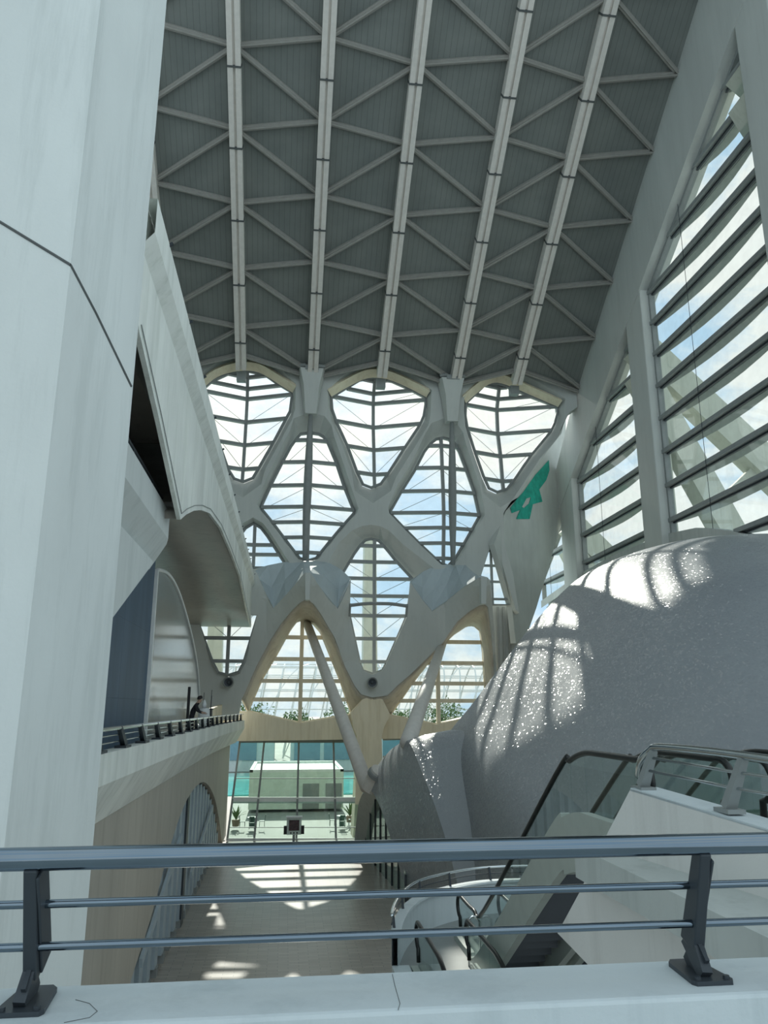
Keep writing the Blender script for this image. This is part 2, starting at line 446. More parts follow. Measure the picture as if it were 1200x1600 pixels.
# ------------------------------------------------------------------ end facade: upper concrete lattice
GY = 60.9
def contour(px, Y=GY): return [(p.x, p.z) for p in (PY(x, y, Y) for x, y in px)]
C_W1 = [(388, 579), (414, 585), (432, 598), (454, 611), (456, 620), (453, 643), (446, 656), (429.5, 687), (404, 732), (395, 747), (380, 753), (366, 748), (357, 734), (345, 700), (330, 660), (317, 625), (316, 608), (331, 595), (357, 583)]
C_W2 = [(583, 590), (613, 595), (640, 607), (664, 620), (665, 632), (662, 650), (656, 664), (630, 703), (605, 742), (595, 756), (580, 762), (567, 757), (558, 738), (543, 697), (526, 660), (519, 640), (518, 620), (543, 605), (563, 593)]
C_W3 = [(770, 598), (790, 602), (833, 620), (870, 634), (871, 645), (867, 660), (860, 675), (830, 711), (803, 750), (792, 764), (777, 769), (764, 763), (755, 743), (740, 700), (730, 668), (727, 650), (728, 630), (747, 612), (757, 602)]
C_D1 = [(485, 676), (470, 678), (463, 686), (455, 697), (442, 721), (424, 757), (408, 792), (410, 797), (424, 814), (445, 842), (468, 872), (481, 876), (494, 872), (515, 846), (535, 822), (552, 803), (553, 799), (538, 762), (525, 723), (512, 692), (505, 682), (498, 678)]
C_D2 = [(693, 684), (682, 686), (673, 693), (663, 706), (647, 737), (628, 767), (610, 799), (611, 804), (633, 827), (657, 851), (688, 880), (700, 884), (712, 871), (730, 840), (748, 808), (748, 803), (740, 767), (728, 733), (717, 704), (709, 691), (701, 686)]
C_W4 = [(396, 818), (408, 825), (418, 838), (446, 882), (445, 887.5), (349, 887), (347, 882), (374, 838), (384, 825)]
C_W5 = [(580, 842), (592, 845), (603, 857), (620, 878), (644, 904), (645, 909), (640, 935), (636, 962), (602, 1040), (597, 1048), (582, 1053), (567, 1048), (562, 1036), (546, 962), (544, 930), (534, 903), (536, 895), (553, 866), (563, 852), (571, 844)]
C_W6 = [(767, 849), (770, 851), (798, 945), (736, 945), (736, 938), (764, 851)]
C_W7 = [(306, 960), (402.5, 960), (381, 1035), (373, 1050), (357, 1055), (341, 1051), (332, 1034)]
holes = {}
for nme, c in (('W1', C_W1), ('W2', C_W2), ('W3', C_W3), ('D1', C_D1), ('D2', C_D2), ('W4', C_W4)):
    holes[nme] = contour(c)
def splay(nme):
    if nme[0] == 'W' and nme != 'W4': return lambda nx, ny: .30 + (1.15 * max(0, -ny) ** 1.5) + .9 * max(0, ny) ** 3
    if nme[0] == 'D': return lambda nx, ny: .28 + 1.15 * max(0, ny) ** 2
    return lambda nx, ny: .25
zt = 31.0
# outline of the plate, with the notch of the middle lower window and the triangular one
low = contour([(250, 915), (540, 915), (534, 903), (536, 895), (553, 866), (563, 852), (571, 844), (580, 842), (592, 845), (603, 857), (620, 878), (644, 904), (648, 915), (733, 915), (733, 950)])
tri = contour([(736, 938), (764, 851), (767, 849), (770, 851), (798, 945)])
right = contour([(801, 955), (806, 960), (797, 900), (783, 850), (782, 806), (838, 722), (864, 692), (884, 650)])
outl = low + [tri[0], tri[1], tri[2], tri[3], tri[4]] + right + [(24.45, right[-1][1] + .5), (24.45, zt), (-15.5, zt)]
low_f = contour([(250, 915), (497, 915), (508, 892), (517, 870), (530, 848), (550, 829), (565, 822), (580, 820), (594, 822), (608, 829), (628, 849), (678, 888), (692, 915), (733, 915), (733, 950)], DF)
low_f = low_f[:13] + low[13:]
outl_f = low_f + outl[len(low_f):]
def plate(name, outline, hl, y0, y1, mat, sp):
    lo_b = [outline] + [h if area(h) > 0 else h[::-1] for h in hl.values()]
    lo_f = [outl_f] + [offset(h, sp(k)) for k, h in hl.items()]
    mb = MB()
    for loops, Y in ((lo_f, y0), (lo_b, y1)):
        vs = [(p[0], Y, p[1]) for l_ in loops for p in l_]
        mb.add(vs, [tuple(t_) for t_ in ring_fill(loops)])
    nb = sum(len(l_) for l_ in lo_f); o = 0; fs = []
    for l_ in lo_f:
        n_ = len(l_)
        for i in range(n_): j = (i + 1) % n_; fs.append((o + i, o + j, nb + o + j, nb + o + i))
        o += n_
    mb.f += fs
    return mb.build(name, mat)
wall_end = plate('wall_end', outl, holes, DF, GY + .5, 'white_concrete', splay)
tag(wall_end, kind='structure')
# splayed hoods over the lower windows
def hood_band(px, ydep, out, mat='white_concrete'):
    c = contour(px); 
    mb = MB(); return c
# warm concrete brows over the three top windows
for i, inn in enumerate((((316, 608), (340, 589), (372, 580), (404, 582), (438, 602), (457, 614)), ((518, 620), (545, 604), (575, 591), (606, 593), (640, 607), (666, 621)), ((728, 630), (748, 612), (768, 599), (790, 601), (833, 619), (872, 636)))):
    cx_ = sum(p[0] for p in inn) / 6
    a = crom([PY(x, y, 60.7) for x, y in inn], 4)
    b_ = crom([PY(cx_ + (x - cx_) * 1.08, y - 14 + abs(x - cx_) * .05, 59.85) for x, y in inn], 4)
    o = MB().loft([a, b_, [p + Vector((0, .25, .3)) for p in b_]]).build('trim_%d' % (3 + i), 'beige_concrete', smooth=False); tag(o, kind='structure')
# ------------------------------------------------------------------ windows
WN = [0]
def window(cpx, levels_px, xc_px, fold, Y=GY, bar_w=.26, mat='glass', frame=.13, xs=None, rods=True, mm='steel_paint'):
    """a glazed opening: frame, one upright, level bars and single panes; fold = how far the upright stands behind the frame"""
    WN[0] += 1
    c = contour(cpx, Y) if isinstance(cpx[0][0], (int, float)) and cpx[0][0] > 60 else cpx
    if area(c) < 0: c = c[::-1]
    xs_ = [p[0] for p in c]; zs_ = [p[1] for p in c]
    xc = PY(xc_px, sum(q[1] for q in cpx) / len(cpx), Y).x
    x0, x1 = min(xs_), max(xs_)
    def fy(x, z):
        h = hits(c, min(max(z, min(zs_) + .02), max(zs_) - .02)); a, b_ = h if h else (x0, x1)
        half = max(abs(xc - a), abs(b_ - xc), .1); wdt = (x1 - x0) / 2
        return Y + fold * min(1, half / wdt) * max(0, 1 - abs(x - xc) / half)
    lv = sorted(PY(xc_px, y, Y).z for y in levels_px)
    root = empty('window_%d' % WN[0], (xc, Y, min(zs_)), kind='structure')
    p3 = lambda x, z, d=0: Vector((x, fy(x, z) + d, z))
    # frame
    fr_ = [Vector((p[0], Y, p[1])) for p in c]
    MB().tube(fr_, frame, 6, True).build('frame', mm, root)
    vh = vhits(c, xc)
    zz = [vh[0]] + [z for z in lv if vh[0] < z < vh[1]] + [vh[1]]
    mb = MB()
    for a, b_ in zip(zz, zz[1:]): mb.bar(p3(xc, a + .001), p3(xc, b_ - .001), bar_w, .32, (0, 1, 0))
    mb.build('mullion', mm, root)
    cols = [x0 - 1, xc, x1 + 1]
    for z in lv:
        h = hits(c, z)
        if not h: continue
        for a, b_ in ((h[0], xc), (xc, h[1])):
            MB().bar(p3(a, z), p3(b_, z), .34, bar_w, (0, 0, 1)).build('transom', mm, root)
    bands = [min(zs_) - 1] + lv + [max(zs_) + 1]
    for i in range(len(bands) - 1):
        for j in range(2):
            q = clip(clip(clip(clip(c, 0, 1, bands[i + 1]), 0, -1, -bands[i]), 1, 0, cols[j + 1]), -1, 0, -cols[j])
            if len(q) < 3 or abs(area(q)) < .02: continue
            n_ = len(q)
            va = [p3(x, z, .06) for x, z in q]; vb = [p + Vector((0, .03, 0)) for p in va]
            MB().prism(va, vb).build('glass_pane', mat, root, fix=False)
            if rods and abs(area(q)) > 3:
                xa, xb = min(p[0] for p in q), max(p[0] for p in q); za, zb = min(p[1] for p in q), max(p[1] for p in q)
                if j == 0: a, b_ = (xc, zb if fold < 0 else za), (xa + .3, za if fold < 0 else zb)
                else: a, b_ = (xc, zb if fold < 0 else za), (xb - .3, za if fold < 0 else zb)
                MB().tube([p3(*a, .35), p3(*b_, .35)], .022, 4).build('brace_rod', 'steel_paint', root)
    return root
LW = [593, 607, 621, 659, 698, 739]
window(C_W1, [y - 8 for y in LW], 383, 1.5)
window(C_W2, LW, 586, 1.5)
window(C_W3, [y + 10 for y in LW], 785, 1.5)
LD = [689, 724, 761, 795, 818, 841, 864]
window(C_D1, LD, 483, -.7)
window(C_D2, [y + 9 for y in LD], 690, -.7)
window(C_W4, [851, 866], 397, 0.2)
window(C_W5, [853, 878, 904, 931, 962, 998, 1034], 585, 0.15)
window(C_W6, [861, 884, 909, 936], 768, 0.0, bar_w=.16, rods=False)
# ------------------------------------------------------------------ end facade: lower front with two arches
def bulge(x, y=900):
    k = min(1, max(0, (1035 - y) / 125))
    for xc in (481, 757):
        if abs(x - xc) < 62: return 59.7 - k * (1.2 + 3.8 * (1 - abs(x - xc) / 62))
    return 59.7 - 1.2 * k
AR1 = [(582, 1090), (564, 1085), (554, 1072), (539, 1042), (527, 1009), (522, 996), (510, 976), (500, 959), (489, 943.5), (482, 936.5), (478, 936), (470, 941), (455, 956), (442, 972), (418, 1008), (400, 1042), (388, 1070), (378, 1092)]
AR2 = [(776, 1095), (774, 1080), (771, 1040), (766, 985), (761, 948), (757, 943), (750, 945), (734, 955), (716, 970), (692, 1003), (668, 1027), (641, 1054), (620, 1072), (605, 1087), (582, 1090)]
Z1 = [(410, 915), (428, 951), (447, 931), (478, 896), (484, 896), (498, 917), (526, 951), (546, 908)]
Z2 = [(641, 910), (660, 938), (675, 955), (700, 938), (725, 918), (750, 902.5), (758, 902.5), (763, 905)]
OUT = [(250, 893), (400, 893)] + Z1 + [(545, 930), (546, 962), (562, 1036), (567, 1048), (582, 1054), (597, 1048), (602, 1040), (636, 962)] + Z2 + [(770, 975), (778, 1095)] + AR2 + AR1[1:] + [(372, 1125), (250, 1125)]
H7 = C_W7
def dens(poly, step=7):
    out = []
    for i in range(len(poly)):
        a, b_ = Vector(poly[i]), Vector(poly[(i + 1) % len(poly)]); k = max(1, int((b_ - a).length / step))
        for j in range(k): out.append(tuple(a.lerp(b_, j / k)))
    return out
dO, dH = dens(OUT), dens(H7)
pts = [Vector(p) for p in dO] + [Vector(p) for p in dH]
edg = [(i, (i + 1) % len(dO)) for i in range(len(dO))] + [(len(dO) + i, len(dO) + (i + 1) % len(dH)) for i in range(len(dH))]
for gx in range(255, 780, 9):
    for gy in range(897, 1125, 9):
        q = (gx + .37, gy + .21)
        if inside(q, OUT) and not inside(q, H7):
            if min((Vector(q) - p).length for p in pts[:len(dO) + len(dH)]) > 4: pts.append(Vector(q))
r_ = geometry.delaunay_2d_cdt(pts, edg, [], 0, 1e-5)
vv, tris = r_[0], r_[2]
fr = []
for t_ in tris:
    c_ = sum((vv[i] for i in t_), Vector((0, 0))) / 3
    if inside(c_, OUT) and not inside(c_, H7): fr.append(tuple(t_))
front = mesh('wall_end_lower', [PY(p.x, p.y, bulge(p.x, p.y)) for p in vv], fr, 'white_concrete', fix=True)
md = front.modifiers.new('thick', 'SOLIDIFY'); md.thickness = .30; md.offset = 0.0
tag(front, kind='structure')
window(C_W7, [997, 1033], 356, 0.1, Y=59.4)
# arch windows, deep behind the front
AY = 61.4
C_A1 = [(462, 971), (453, 983), (429, 1027), (408, 1062), (387, 1111), (469, 1130), (549.5, 1116), (533, 1065), (516, 1023), (502, 988), (490, 974), (481, 969.5), (471, 968)]
C_A2 = [(728, 977), (707, 991), (686, 1012), (644, 1066), (609.5, 1117), (680, 1132), (716, 1126), (760, 1112), (758, 1066), (755, 1018), (750.5, 985), (740, 976)]
window(C_A1, [996, 1030, 1064, 1093], 471, 0.0, Y=AY, bar_w=.30, rods=False, mm='beige_concrete')
window(C_A2, [1003, 1036, 1068, 1095], 684, 0.0, Y=AY, bar_w=.30, rods=False, mm='beige_concrete')
def intrados(name, fpx, bpx):
    a = resample([PY(x, y, bulge(x, y)) for x, y in fpx], 60)
    b_ = resample([PY(x, y, AY + .1) for x, y in bpx], 60)
    rows = [[p.lerp(q, t_) for p, q in zip(a, b_)] for t_ in (0, .25, .5, .75, 1)]
    o = MB().loft(rows).build(name, 'intrados_shade_tone', smooth=True)
    md = o.modifiers.new('thick', 'SOLIDIFY'); md.thickness = .25; md.offset = 0
    tag(o, kind='structure'); return o
intrados('trim_1', AR1, [(549.5, 1116), (533, 1065), (516, 1023), (502, 988), (490, 974), (481, 969.5), (471, 968), (462, 971), (453, 983), (429, 1027), (408, 1062), (387, 1111)])
intrados('trim_2', AR2, [(762, 1112), (758, 1066), (755, 1018), (750.5, 985), (740, 976), (728, 977), (707, 991), (686, 1012), (644, 1066), (609.5, 1117)])
# back-of-arch wall so that the arches are cut through mass
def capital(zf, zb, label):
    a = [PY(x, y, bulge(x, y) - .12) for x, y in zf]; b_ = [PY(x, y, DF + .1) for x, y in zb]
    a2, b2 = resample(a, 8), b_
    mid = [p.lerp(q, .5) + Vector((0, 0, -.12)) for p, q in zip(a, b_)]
    o = MB().loft([a, mid, b_, [p + Vector((0, .3, -2.0)) for p in b_]]).build('ledge', 'ledge_sky_tint')
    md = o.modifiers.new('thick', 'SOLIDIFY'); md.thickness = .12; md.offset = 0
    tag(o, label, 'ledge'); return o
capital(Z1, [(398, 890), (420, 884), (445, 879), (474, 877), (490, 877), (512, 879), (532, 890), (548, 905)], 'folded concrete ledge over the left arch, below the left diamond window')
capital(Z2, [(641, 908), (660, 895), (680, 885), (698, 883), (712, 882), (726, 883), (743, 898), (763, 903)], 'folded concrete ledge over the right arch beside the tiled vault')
# fins closing the point of each folded ledge
for xa, xb, yt, yb, lab in ((477, 485, 895, 937, 'narrow upright concrete fin at the point of the left arch'), (752, 761, 901.5, 943.5, 'narrow upright concrete fin at the point of the right arch')):
    Yp = bulge((xa + xb) / 2) - .25
    q = [PY(xa, yt, Yp), PY(xb, yt, Yp), PY(xb - 1.5, yb, Yp), PY(xa, yb, Yp)]
    o = MB().prism(q, [p + Vector((0, .6, 0)) for p in q]).build('fin', 'white_concrete'); tag(o, lab, 'fin')
# stem between the arches, sill beam, left jamb
st = [(549, 1114), (566, 1093), (582, 1087), (598, 1093), (610, 1117), (600, 1136), (596.5, 1153), (598, 1215), (601, 1324), (551, 1324), (557, 1215), (558, 1151), (552.5, 1138)]
q = [PY(x, y, 59.7) for x, y in st]
o = MB().prism(q, [p + Vector((0, 2.4, 0)) for p in q]).build('arch_pier', 'beige_concrete'); tag(o, 'beige concrete stem rising between the two arches', 'column')
sb = [(360, 1111), (386, 1111), (469, 1130), (549, 1116), (556, 1112), (603, 1112), (610, 1117), (680, 1132), (765, 1112), (765, 1152), (384, 1158), (360, 1158)]
q = [PY(x, y, 61.1) for x, y in sb]
o = MB().prism(q, [p + Vector((0, 1.7, 0)) for p in q]).build('sill_beam', 'beige_concrete'); tag(o, 'long beige concrete beam under the two arch windows', 'beam')
# pendant heads under the even roof beams and the spindle props below them
for k, (xh, yt, yb) in enumerate(((487, 588, 648), (706, 603, 660))):
    c = PY(xh, yt, 59.2)
    w0, w1 = .95, .55
    z0, z1 = PY(xh, yt, 59.2).z, PY(xh, yb, 59.4).z
    lab = ('left', 'right')[k]
    o = MB().prism([(c.x - 1.15, 59.8, z0 + .7), (c.x + 1.15, 59.8, z0 + .7), (c.x + .8, 59.8, z0 - 1.0), (c.x + w1, 59.8, z1), (c.x - w1, 59.8, z1), (c.x - .8, 59.8, z0 - 1.0)],
                   [(c.x - .95, 58.6, z0 + .5), (c.x + .95, 58.6, z0 + .5), (c.x + .62, 58.8, z0 - 1.0), (c.x + w1 - .1, 59.2, z1 + .05), (c.x - w1 + .1, 59.2, z1 + .05), (c.x - .62, 58.8, z0 - 1.0)]).build('concrete_corbel', 'white_concrete')
    tag(o, 'tapered concrete head above the %s diamond window, under a roof beam' % lab, 'bracket')
    sh = MB().box(c.x - .55, c.x + .55, 58.55, 59.2, z0 + .35, z0 + .75).build('shoe', 'steel_paint', o)
    for s in (-1, 1): MB().tube([(c.x + s * .5, 58.7, z0 + .75), (c.x + s * 1.05, 58.9, z0 + .78)], .16, 8).build('pin', 'steel_paint', o)
    zb = PY(xh - 5, 876 + 6 * k, 59.5).z
    N = 9
    pr = MB().tube([Vector((c.x - .02 * i, 59.5, z1 + (zb - z1) * i / N)) for i in range(N + 1)], [.17 + .17 * math.sin(math.pi * i / N) for i in range(N + 1)], 8).build('spindle_prop', 'steel_paint', smooth=True)
    tag(pr, 'slender steel spindle prop hanging in front of the %s diamond window' % lab, 'prop')
# end shoes of the odd beams
for k in (1, 3, 5):
    X = BX[k]; p = RF(X, 59.5, .9)
    o = MB().box(X - .38, X + .38, 59.5, 60.15, p.z - .35, p.z + .4).build('beam_shoe', 'steel_paint'); tag(o, ('steel beam shoe over the leftmost top window', 'steel beam shoe over the middle top window', 'steel beam shoe over the rightmost top window')[k // 2], 'bracket')
# round loudspeakers
for x, y, Y, lab in ((582, 1066.5, 58.9, 'round grey loudspeaker below the narrow middle window'), (356.5, 1066, 58.9, 'round grey loudspeaker below the small lower left window')):
    c = PY(x, y, Y)
    e = empty('loudspeaker', c, lab, 'loudspeaker', 'round wall loudspeakers')
    MB().lathe([(.0, .25), (.40, .25), (.42, .12), (.40, -.0), (.36, -.02), (.30, .05), (.30, .08)], c, 20, (0, 1, 0)).build('ring', 'steel_paint', e, smooth=False)
    MB().lathe([(.30, .06), (.12, .10), (.10, .02), (0, .0)], c, 20, (0, 1, 0)).build('cone', 'dark_steel', e)
# curved tube barrier across the narrow window
e = empty('tube_barrier', PY(585, 947, 59.2), 'curved steel tube bar across the narrow middle window', 'bar')
a, b_ = PY(547, 946, 57.7), PY(636, 947, 57.7); mid = (a + b_) / 2 + Vector((0, -.35, .12))
MB().tube(crom([a, a.lerp(mid, .55) + Vector((0, -.05, .05)), mid, b_.lerp(mid, .55) + Vector((0, -.05, .05)), b_], 4), .13, 8).build('tube', 'steel_paint', e)
for p in (a, b_):
    MB().bar(p + Vector((0, .5, -.75)), p + Vector((0, -.05, .12)), .16, .16).build('bracket', 'steel_paint', e)
# ------------------------------------------------------------------ right corner: slanting wall to the end column, peeling net
CN = Vector((-5.9, 6.9, 0)).normalized(); CP = Vector((17.4, 60.2, 0))
def PC(x, y, off=0.0): return PP(x, y, CP - Vector((CN.x, CN.y, 0)) * 0, CN) + (-CN if CN.y > 0 else CN) * off
wq = [(868, 640), (900, 600), (890, 690), (872, 712), (878, 815), (838, 950), (826, 985), (800, 1010), (797, 948), (770, 850), (800, 770)]
wq = [(884, 622), (884, 712), (878, 815), (838, 950), (824, 990), (806, 1005), (800, 948), (772, 850), (800, 770), (860, 690)]
q = [PC(x, y) for x, y in wq]
o = MB().prism(q, [p + CN * .5 for p in q]).build('wall_corner', 'peeled_concrete'); tag(o, kind='structure')
netp = [(857, 719), (858, 735), (853, 750), (842, 765), (847, 784), (832, 788), (827, 811), (806, 811), (812, 797), (799, 802), (797, 794), (807, 780), (817, 769), (836, 742)]
q = [PC(x, y, .05) for x, y in netp]
hole = [(822, 779), (829, 777), (826, 787), (818, 794), (815, 792)]
def net_mesh():
    loops = [netp, hole]; vs = [PC(x, y, .05) for l_ in loops for x, y in l_]; vb = [PC(x, y, .02) for l_ in loops for x, y in l_]
    t3 = ring_fill(loops); n_ = len(vs)
    return MB().add(vs + vb, [tuple(t_) for t_ in t3] + [tuple(i + n_ for i in t_) for t_ in t3])
o = net_mesh().build('netting_patch', 'green_net'); tag(o, 'torn green netting stuck on the peeling corner wall', 'netting')
# dark recess beside the right arch
q = [PY(x, y, 62.5) for x, y in ((765, 946), (812, 946), (830, 1060), (765, 1080))]
o = MB().prism(q, [p + Vector((0, .4, 0)) for p in q]).build('wall_recess', 'grey_concrete'); tag(o, kind='structure')
for x in (778, 787, 796):
    a, b_ = PY(x, 948, 62.3), PY(x + 2, 1060, 62.3)
    o2 = MB().bar(a, b_, .12, .2).build('rib', 'steel_paint', o)
# ------------------------------------------------------------------ right side: columns, edge beam, louvred windows
XC, XG = 24.5, 25.35
def zbeam(Y): return 31.9 + (45.9 - Y) * .62
CY = [(14.5, 17.2), (30.4, 33.3), (47.3, 49.9), (62.8, 66.0)]
COLLAB = ['pale concrete column on the right side, nearest the camera', 'tall pale concrete column at the right edge of the photo', 'pale concrete column between the two large louvred windows', 'short pale concrete column beside the torn green netting']
for (ya, yb), lab in zip(CY, COLLAB):
    zb_ = 6.0
    o = MB().prism([(XC + .04, ya, zb_), (XC + .04, yb, zb_), (XC + .04, yb, zbeam(yb) + .05), (XC + .04, ya, zbeam(ya) + .05)], [(XG + .15, ya, zb_), (XG + .15, yb, zb_), (XG + .15, yb, zbeam(yb) + .05), (XG + .15, ya, zbeam(ya) + .05)]).build('concrete_column', 'white_concrete', bevel=.08)
    tag(o, lab, 'column', 'right side columns')
ys = [10, 26, 45.9, 60.6, 66.4]
mb = MB()
def ztop(Y): return RZ + RM * (DF - max(Y, 24)) + .3 if Y <= 60.6 else RZ + RM * (DF - 60.6) + .3 - (Y - 60.6) * .9
rows = [[(XC, Y, zbeam(Y)) for Y in ys], [(XC, Y, max(ztop(Y), zbeam(Y) + .5)) for Y in ys], [(XC + 1.6, Y, max(ztop(Y), zbeam(Y) + .5)) for Y in ys], [(XC + 1.6, Y, zbeam(Y)) for Y in ys], [(XC, Y, zbeam(Y)) for Y in ys]]
o = MB().loft(rows).add([rows[i][0] for i in range(4)], [(0, 1, 2, 3)]).add([rows[i][-1] for i in range(4)], [(0, 1, 2, 3)]).build('edge_beam', 'white_concrete'); tag(o, 'wide sloping concrete edge beam between ceiling and right windows', 'beam')
def curb(Y):
    pts_ = [(10, 0.5), (22, 4.2), (33, 8.9), (37.2, 10.4), (40.4, 11.55), (43.4, 12.45), (48, 13.0), (56, 13.2), (64, 12.9), (74, 12.0)]
    for (a, za), (b_, zb_) in zip(pts_, pts_[1:]):
        if a <= Y <= b_: return za + (zb_ - za) * (Y - a) / (b_ - a)
    return pts_[-1][1]
LEV = [13.82 + 2.42 * i for i in range(-4, 14)]
def side_window(ya, yb):
    WN[0] += 1
    yy = [ya + (yb - ya) * i / 12 for i in range(13)]
    poly = [(Y, curb(Y)) for Y in yy] + [(Y, zbeam(Y)) for Y in yy[::-1]]
    root = empty('window_%d' % WN[0], (XG, (ya + yb) / 2, curb(ya)), kind='structure')
    lv = [z for z in LEV if min(p[1] for p in poly) < z < max(p[1] for p in poly)]
    for z in lv:
        h = hits(poly, z)
        if not h or h[1] - h[0] < .3: continue
        MB().bar((XG, h[0], z), (XG, h[1], z), .55, .26, (0, 0, 1)).build('transom', 'steel_paint', root)
        MB().bar((XG + .05, h[0], z - .17), (XG + .05, h[1], z - .17), .14, .16, (0, 0, 1)).build('glazing_bead', 'dark_steel', root)
        # outside shading blade, wider towards its middle
        yl = [h[0] + (h[1] - h[0]) * i / 8 for i in range(9)]
        up_ = [(XG + .3, Y, z - .1) for Y in yl]; dn = [(XG + .32 + .40 * math.sin(math.pi * i / 8), Y, z - .1 - .22 * math.sin(math.pi * i / 8)) for i, Y in enumerate(yl)]
        m_ = MB().loft([up_, dn, [(p[0], p[1], p[2] - .06) for p in dn], [(p[0], p[1], p[2] - .06) for p in up_], up_])
        m_.build('shading_blade', 'blade_paint', root)
    bands = [min(p[1] for p in poly) - 1] + lv + [max(p[1] for p in poly) + 1]
    for z0, z1 in zip(bands, bands[1:]):
        q = clip(clip(poly, 0, 1, z1), 0, -1, -z0)
        if len(q) < 3 or abs(area(q)) < .05: continue
        MB().prism([(XG, Y, z) for Y, z in q], [(XG + .03, Y, z) for Y, z in q]).build('glass_pane', 'glass', root, fix=False)
    ymid = ya + (yb - ya) * .62
    MB().tube([(XG - .3, ymid, curb(ymid)), (XG - .3, ymid, zbeam(ymid))], .018, 5).build('cable', 'dark_steel', root)
    mb = MB()
    mb.loft([[(XG - .35, Y, curb(Y) - .7) for Y in yy], [(XG - .35, Y, curb(Y)) for Y in yy], [(XG + .4, Y, curb(Y)) for Y in yy], [(XG + .4, Y, curb(Y) - .7) for Y in yy]])
    mb.build('curb', 'grey_concrete', root)
    mb = MB(); mb.bar((XG, ya, zbeam(ya) - .1), (XG, yb, zbeam(yb) - .1), .4, .3); mb.bar((XG, ya + .1, curb(ya)), (XG, ya + .1, zbeam(ya)), .4, .2, (0, 1, 0)); mb.bar((XG, yb - .1, curb(yb)), (XG, yb - .1, zbeam(yb)), .4, .2, (0, 1, 0))
    mb.build('frame', 'steel_paint', root)
for a, b_ in ((17.2, 30.4), (33.3, 47.3), (49.9, 62.8), (66.0, 74.0)): side_window(a, b_)
# side wall below the windows
yy = [8 + i * 3 for i in range(23)]
mb = MB().loft([[(XG + .2, Y, FZ) for Y in yy], [(XG + .2, Y, curb(max(Y, 10)) - .6) for Y in yy]])
o = mb.build('wall_right', 'grey_concrete'); tag(o, kind='structure')
# ------------------------------------------------------------------ buttresses outside the right windows
def buttress(Y, lab):
    e = empty('buttress', (XG + 1, Y, zbeam(Y)), lab, 'buttress', 'outside buttresses')
    zt_ = zbeam(Y) - 1.5
    MB().bar((XG + .3, Y, zt_ + .8), (XG + 15, Y, zt_ - 14.0), 1.6, 2.2).build('shallow_leg', 'outer_concrete', e)
    MB().bar((XG + .3, Y, zt_ - 1.6), (XG + 9.5, Y, zt_ - 21.0), 1.6, 1.9).build('steep_leg', 'outer_concrete', e)
    MB().bar((XG + 5.0, Y, zt_ - 12.0), (XG + 9.5, Y, zt_ - 8.0), .5, .7).build('tie', 'outer_concrete', e)
    MB().bar((XG + 1.6, Y, zt_ + 1), (XG + 1.6, Y, FZ), .7, .9, (0, 1, 0)).build('post', 'outer_concrete', e)
buttress(50.6, 'pale outside buttress with forking legs seen through the large right window')
buttress(66.8, 'pale outside buttress with forking legs seen through the narrow louvred window')
buttress(34.4, 'pale outside buttress with forking legs at the right edge of the photo')
# ------------------------------------------------------------------ tiled vault on the right
ZF = [(9.9, -9.6), (10.0, -5.5), (10.25, -2.4), (10.94, -.2), (12.77, 1.95), (14.66, 4.27), (17.1, 7.2), (20.12, 10.2), (22.64, 11.75), (25.3, 12.65), (28.0, 12.95), (31.9, 13.0)]
prof = crom([Vector((a, b_, 0)) for a, b_ in ZF], 5)
def vault_z(p, Y): return p.y - .0095 * (53 - Y) ** 2
rows = []
NV = 44
VS = .797
for i in range(NV + 1):
    Y = 53.2 - 43 * i / NV
    rows.append([EYE + (Vector((p.x, Y, vault_z(p, Y))) - EYE) * VS for p in prof])
back = [EYE + (Vector((p.x, 53.6, -9)) - EYE) * VS for p in prof]
o = MB().loft([back] + rows).build('tiled_vault', 'broken_tile', smooth=False)
smooth_angle(o, 50)
tag(o, 'huge grey vault covered in glittering broken tiles on the right', 'vault')
# arched hood growing out of its foot
IN = crom([Vector((4.65, 53.2, FZ)), PY(556, 1290, 52.2), PY(562, 1250, 50), PY(576, 1234, 47.5), PY(590, 1252, 45), PY(606, 1296, 42), PZ(640, 1410, FZ)], 6)
OU = crom([Vector((6.1, 55.0, FZ)), PY(580, 1240, 52.0), PY(600, 1185, 48), PY(622, 1163, 44.3), PY(638, 1159, 41.5), PY(655, 1195, 39.3), PY(690, 1290, 35.5), PY(722, 1410, 33.6), PY(729, 1445, 33.4)], 6)
IN, OU = resample(IN, 40), resample(OU, 40)
e = empty('arched_hood', Vector((6, 46, FZ)), 'tiled arched hood at the foot of the big vault', 'hood')
f1 = MB().loft([[a.lerp(b_, t_) + Vector((0, 0, .25 * math.sin(math.pi * t_))) for a, b_ in zip(IN, OU)] for t_ in (0, .2, .4, .6, .8, 1)]).build('front_face', 'broken_tile', e); smooth_angle(f1, 50)
OB = [Vector((p.x + 8.5, p.y - 6.5, FZ + (p.z - FZ) * 1.02)) for p in OU]
bk = []
for t_ in (0, .12, .25, .4, .55, .7, .85, 1): bk.append([a.lerp(b_, t_) + Vector((0, 0, .55 * math.sin(math.pi * min(1, t_ * 1.6)) * max(0, (a.z - FZ) / 7))) for a, b_ in zip(OU, OB)])
f2 = MB().loft(bk).build('vault_shell', 'broken_tile', e); smooth_angle(f2, 50)
IB = [Vector((p.x + .9, 45.5 + (p.y - 45.5) * .80, FZ + (p.z - FZ) * .88)) for p in IN]
MB().loft([IN, [a.lerp(b_, .5) for a, b_ in zip(IN, IB)], IB]).build('reveal', 'grey_concrete', e, smooth=True)
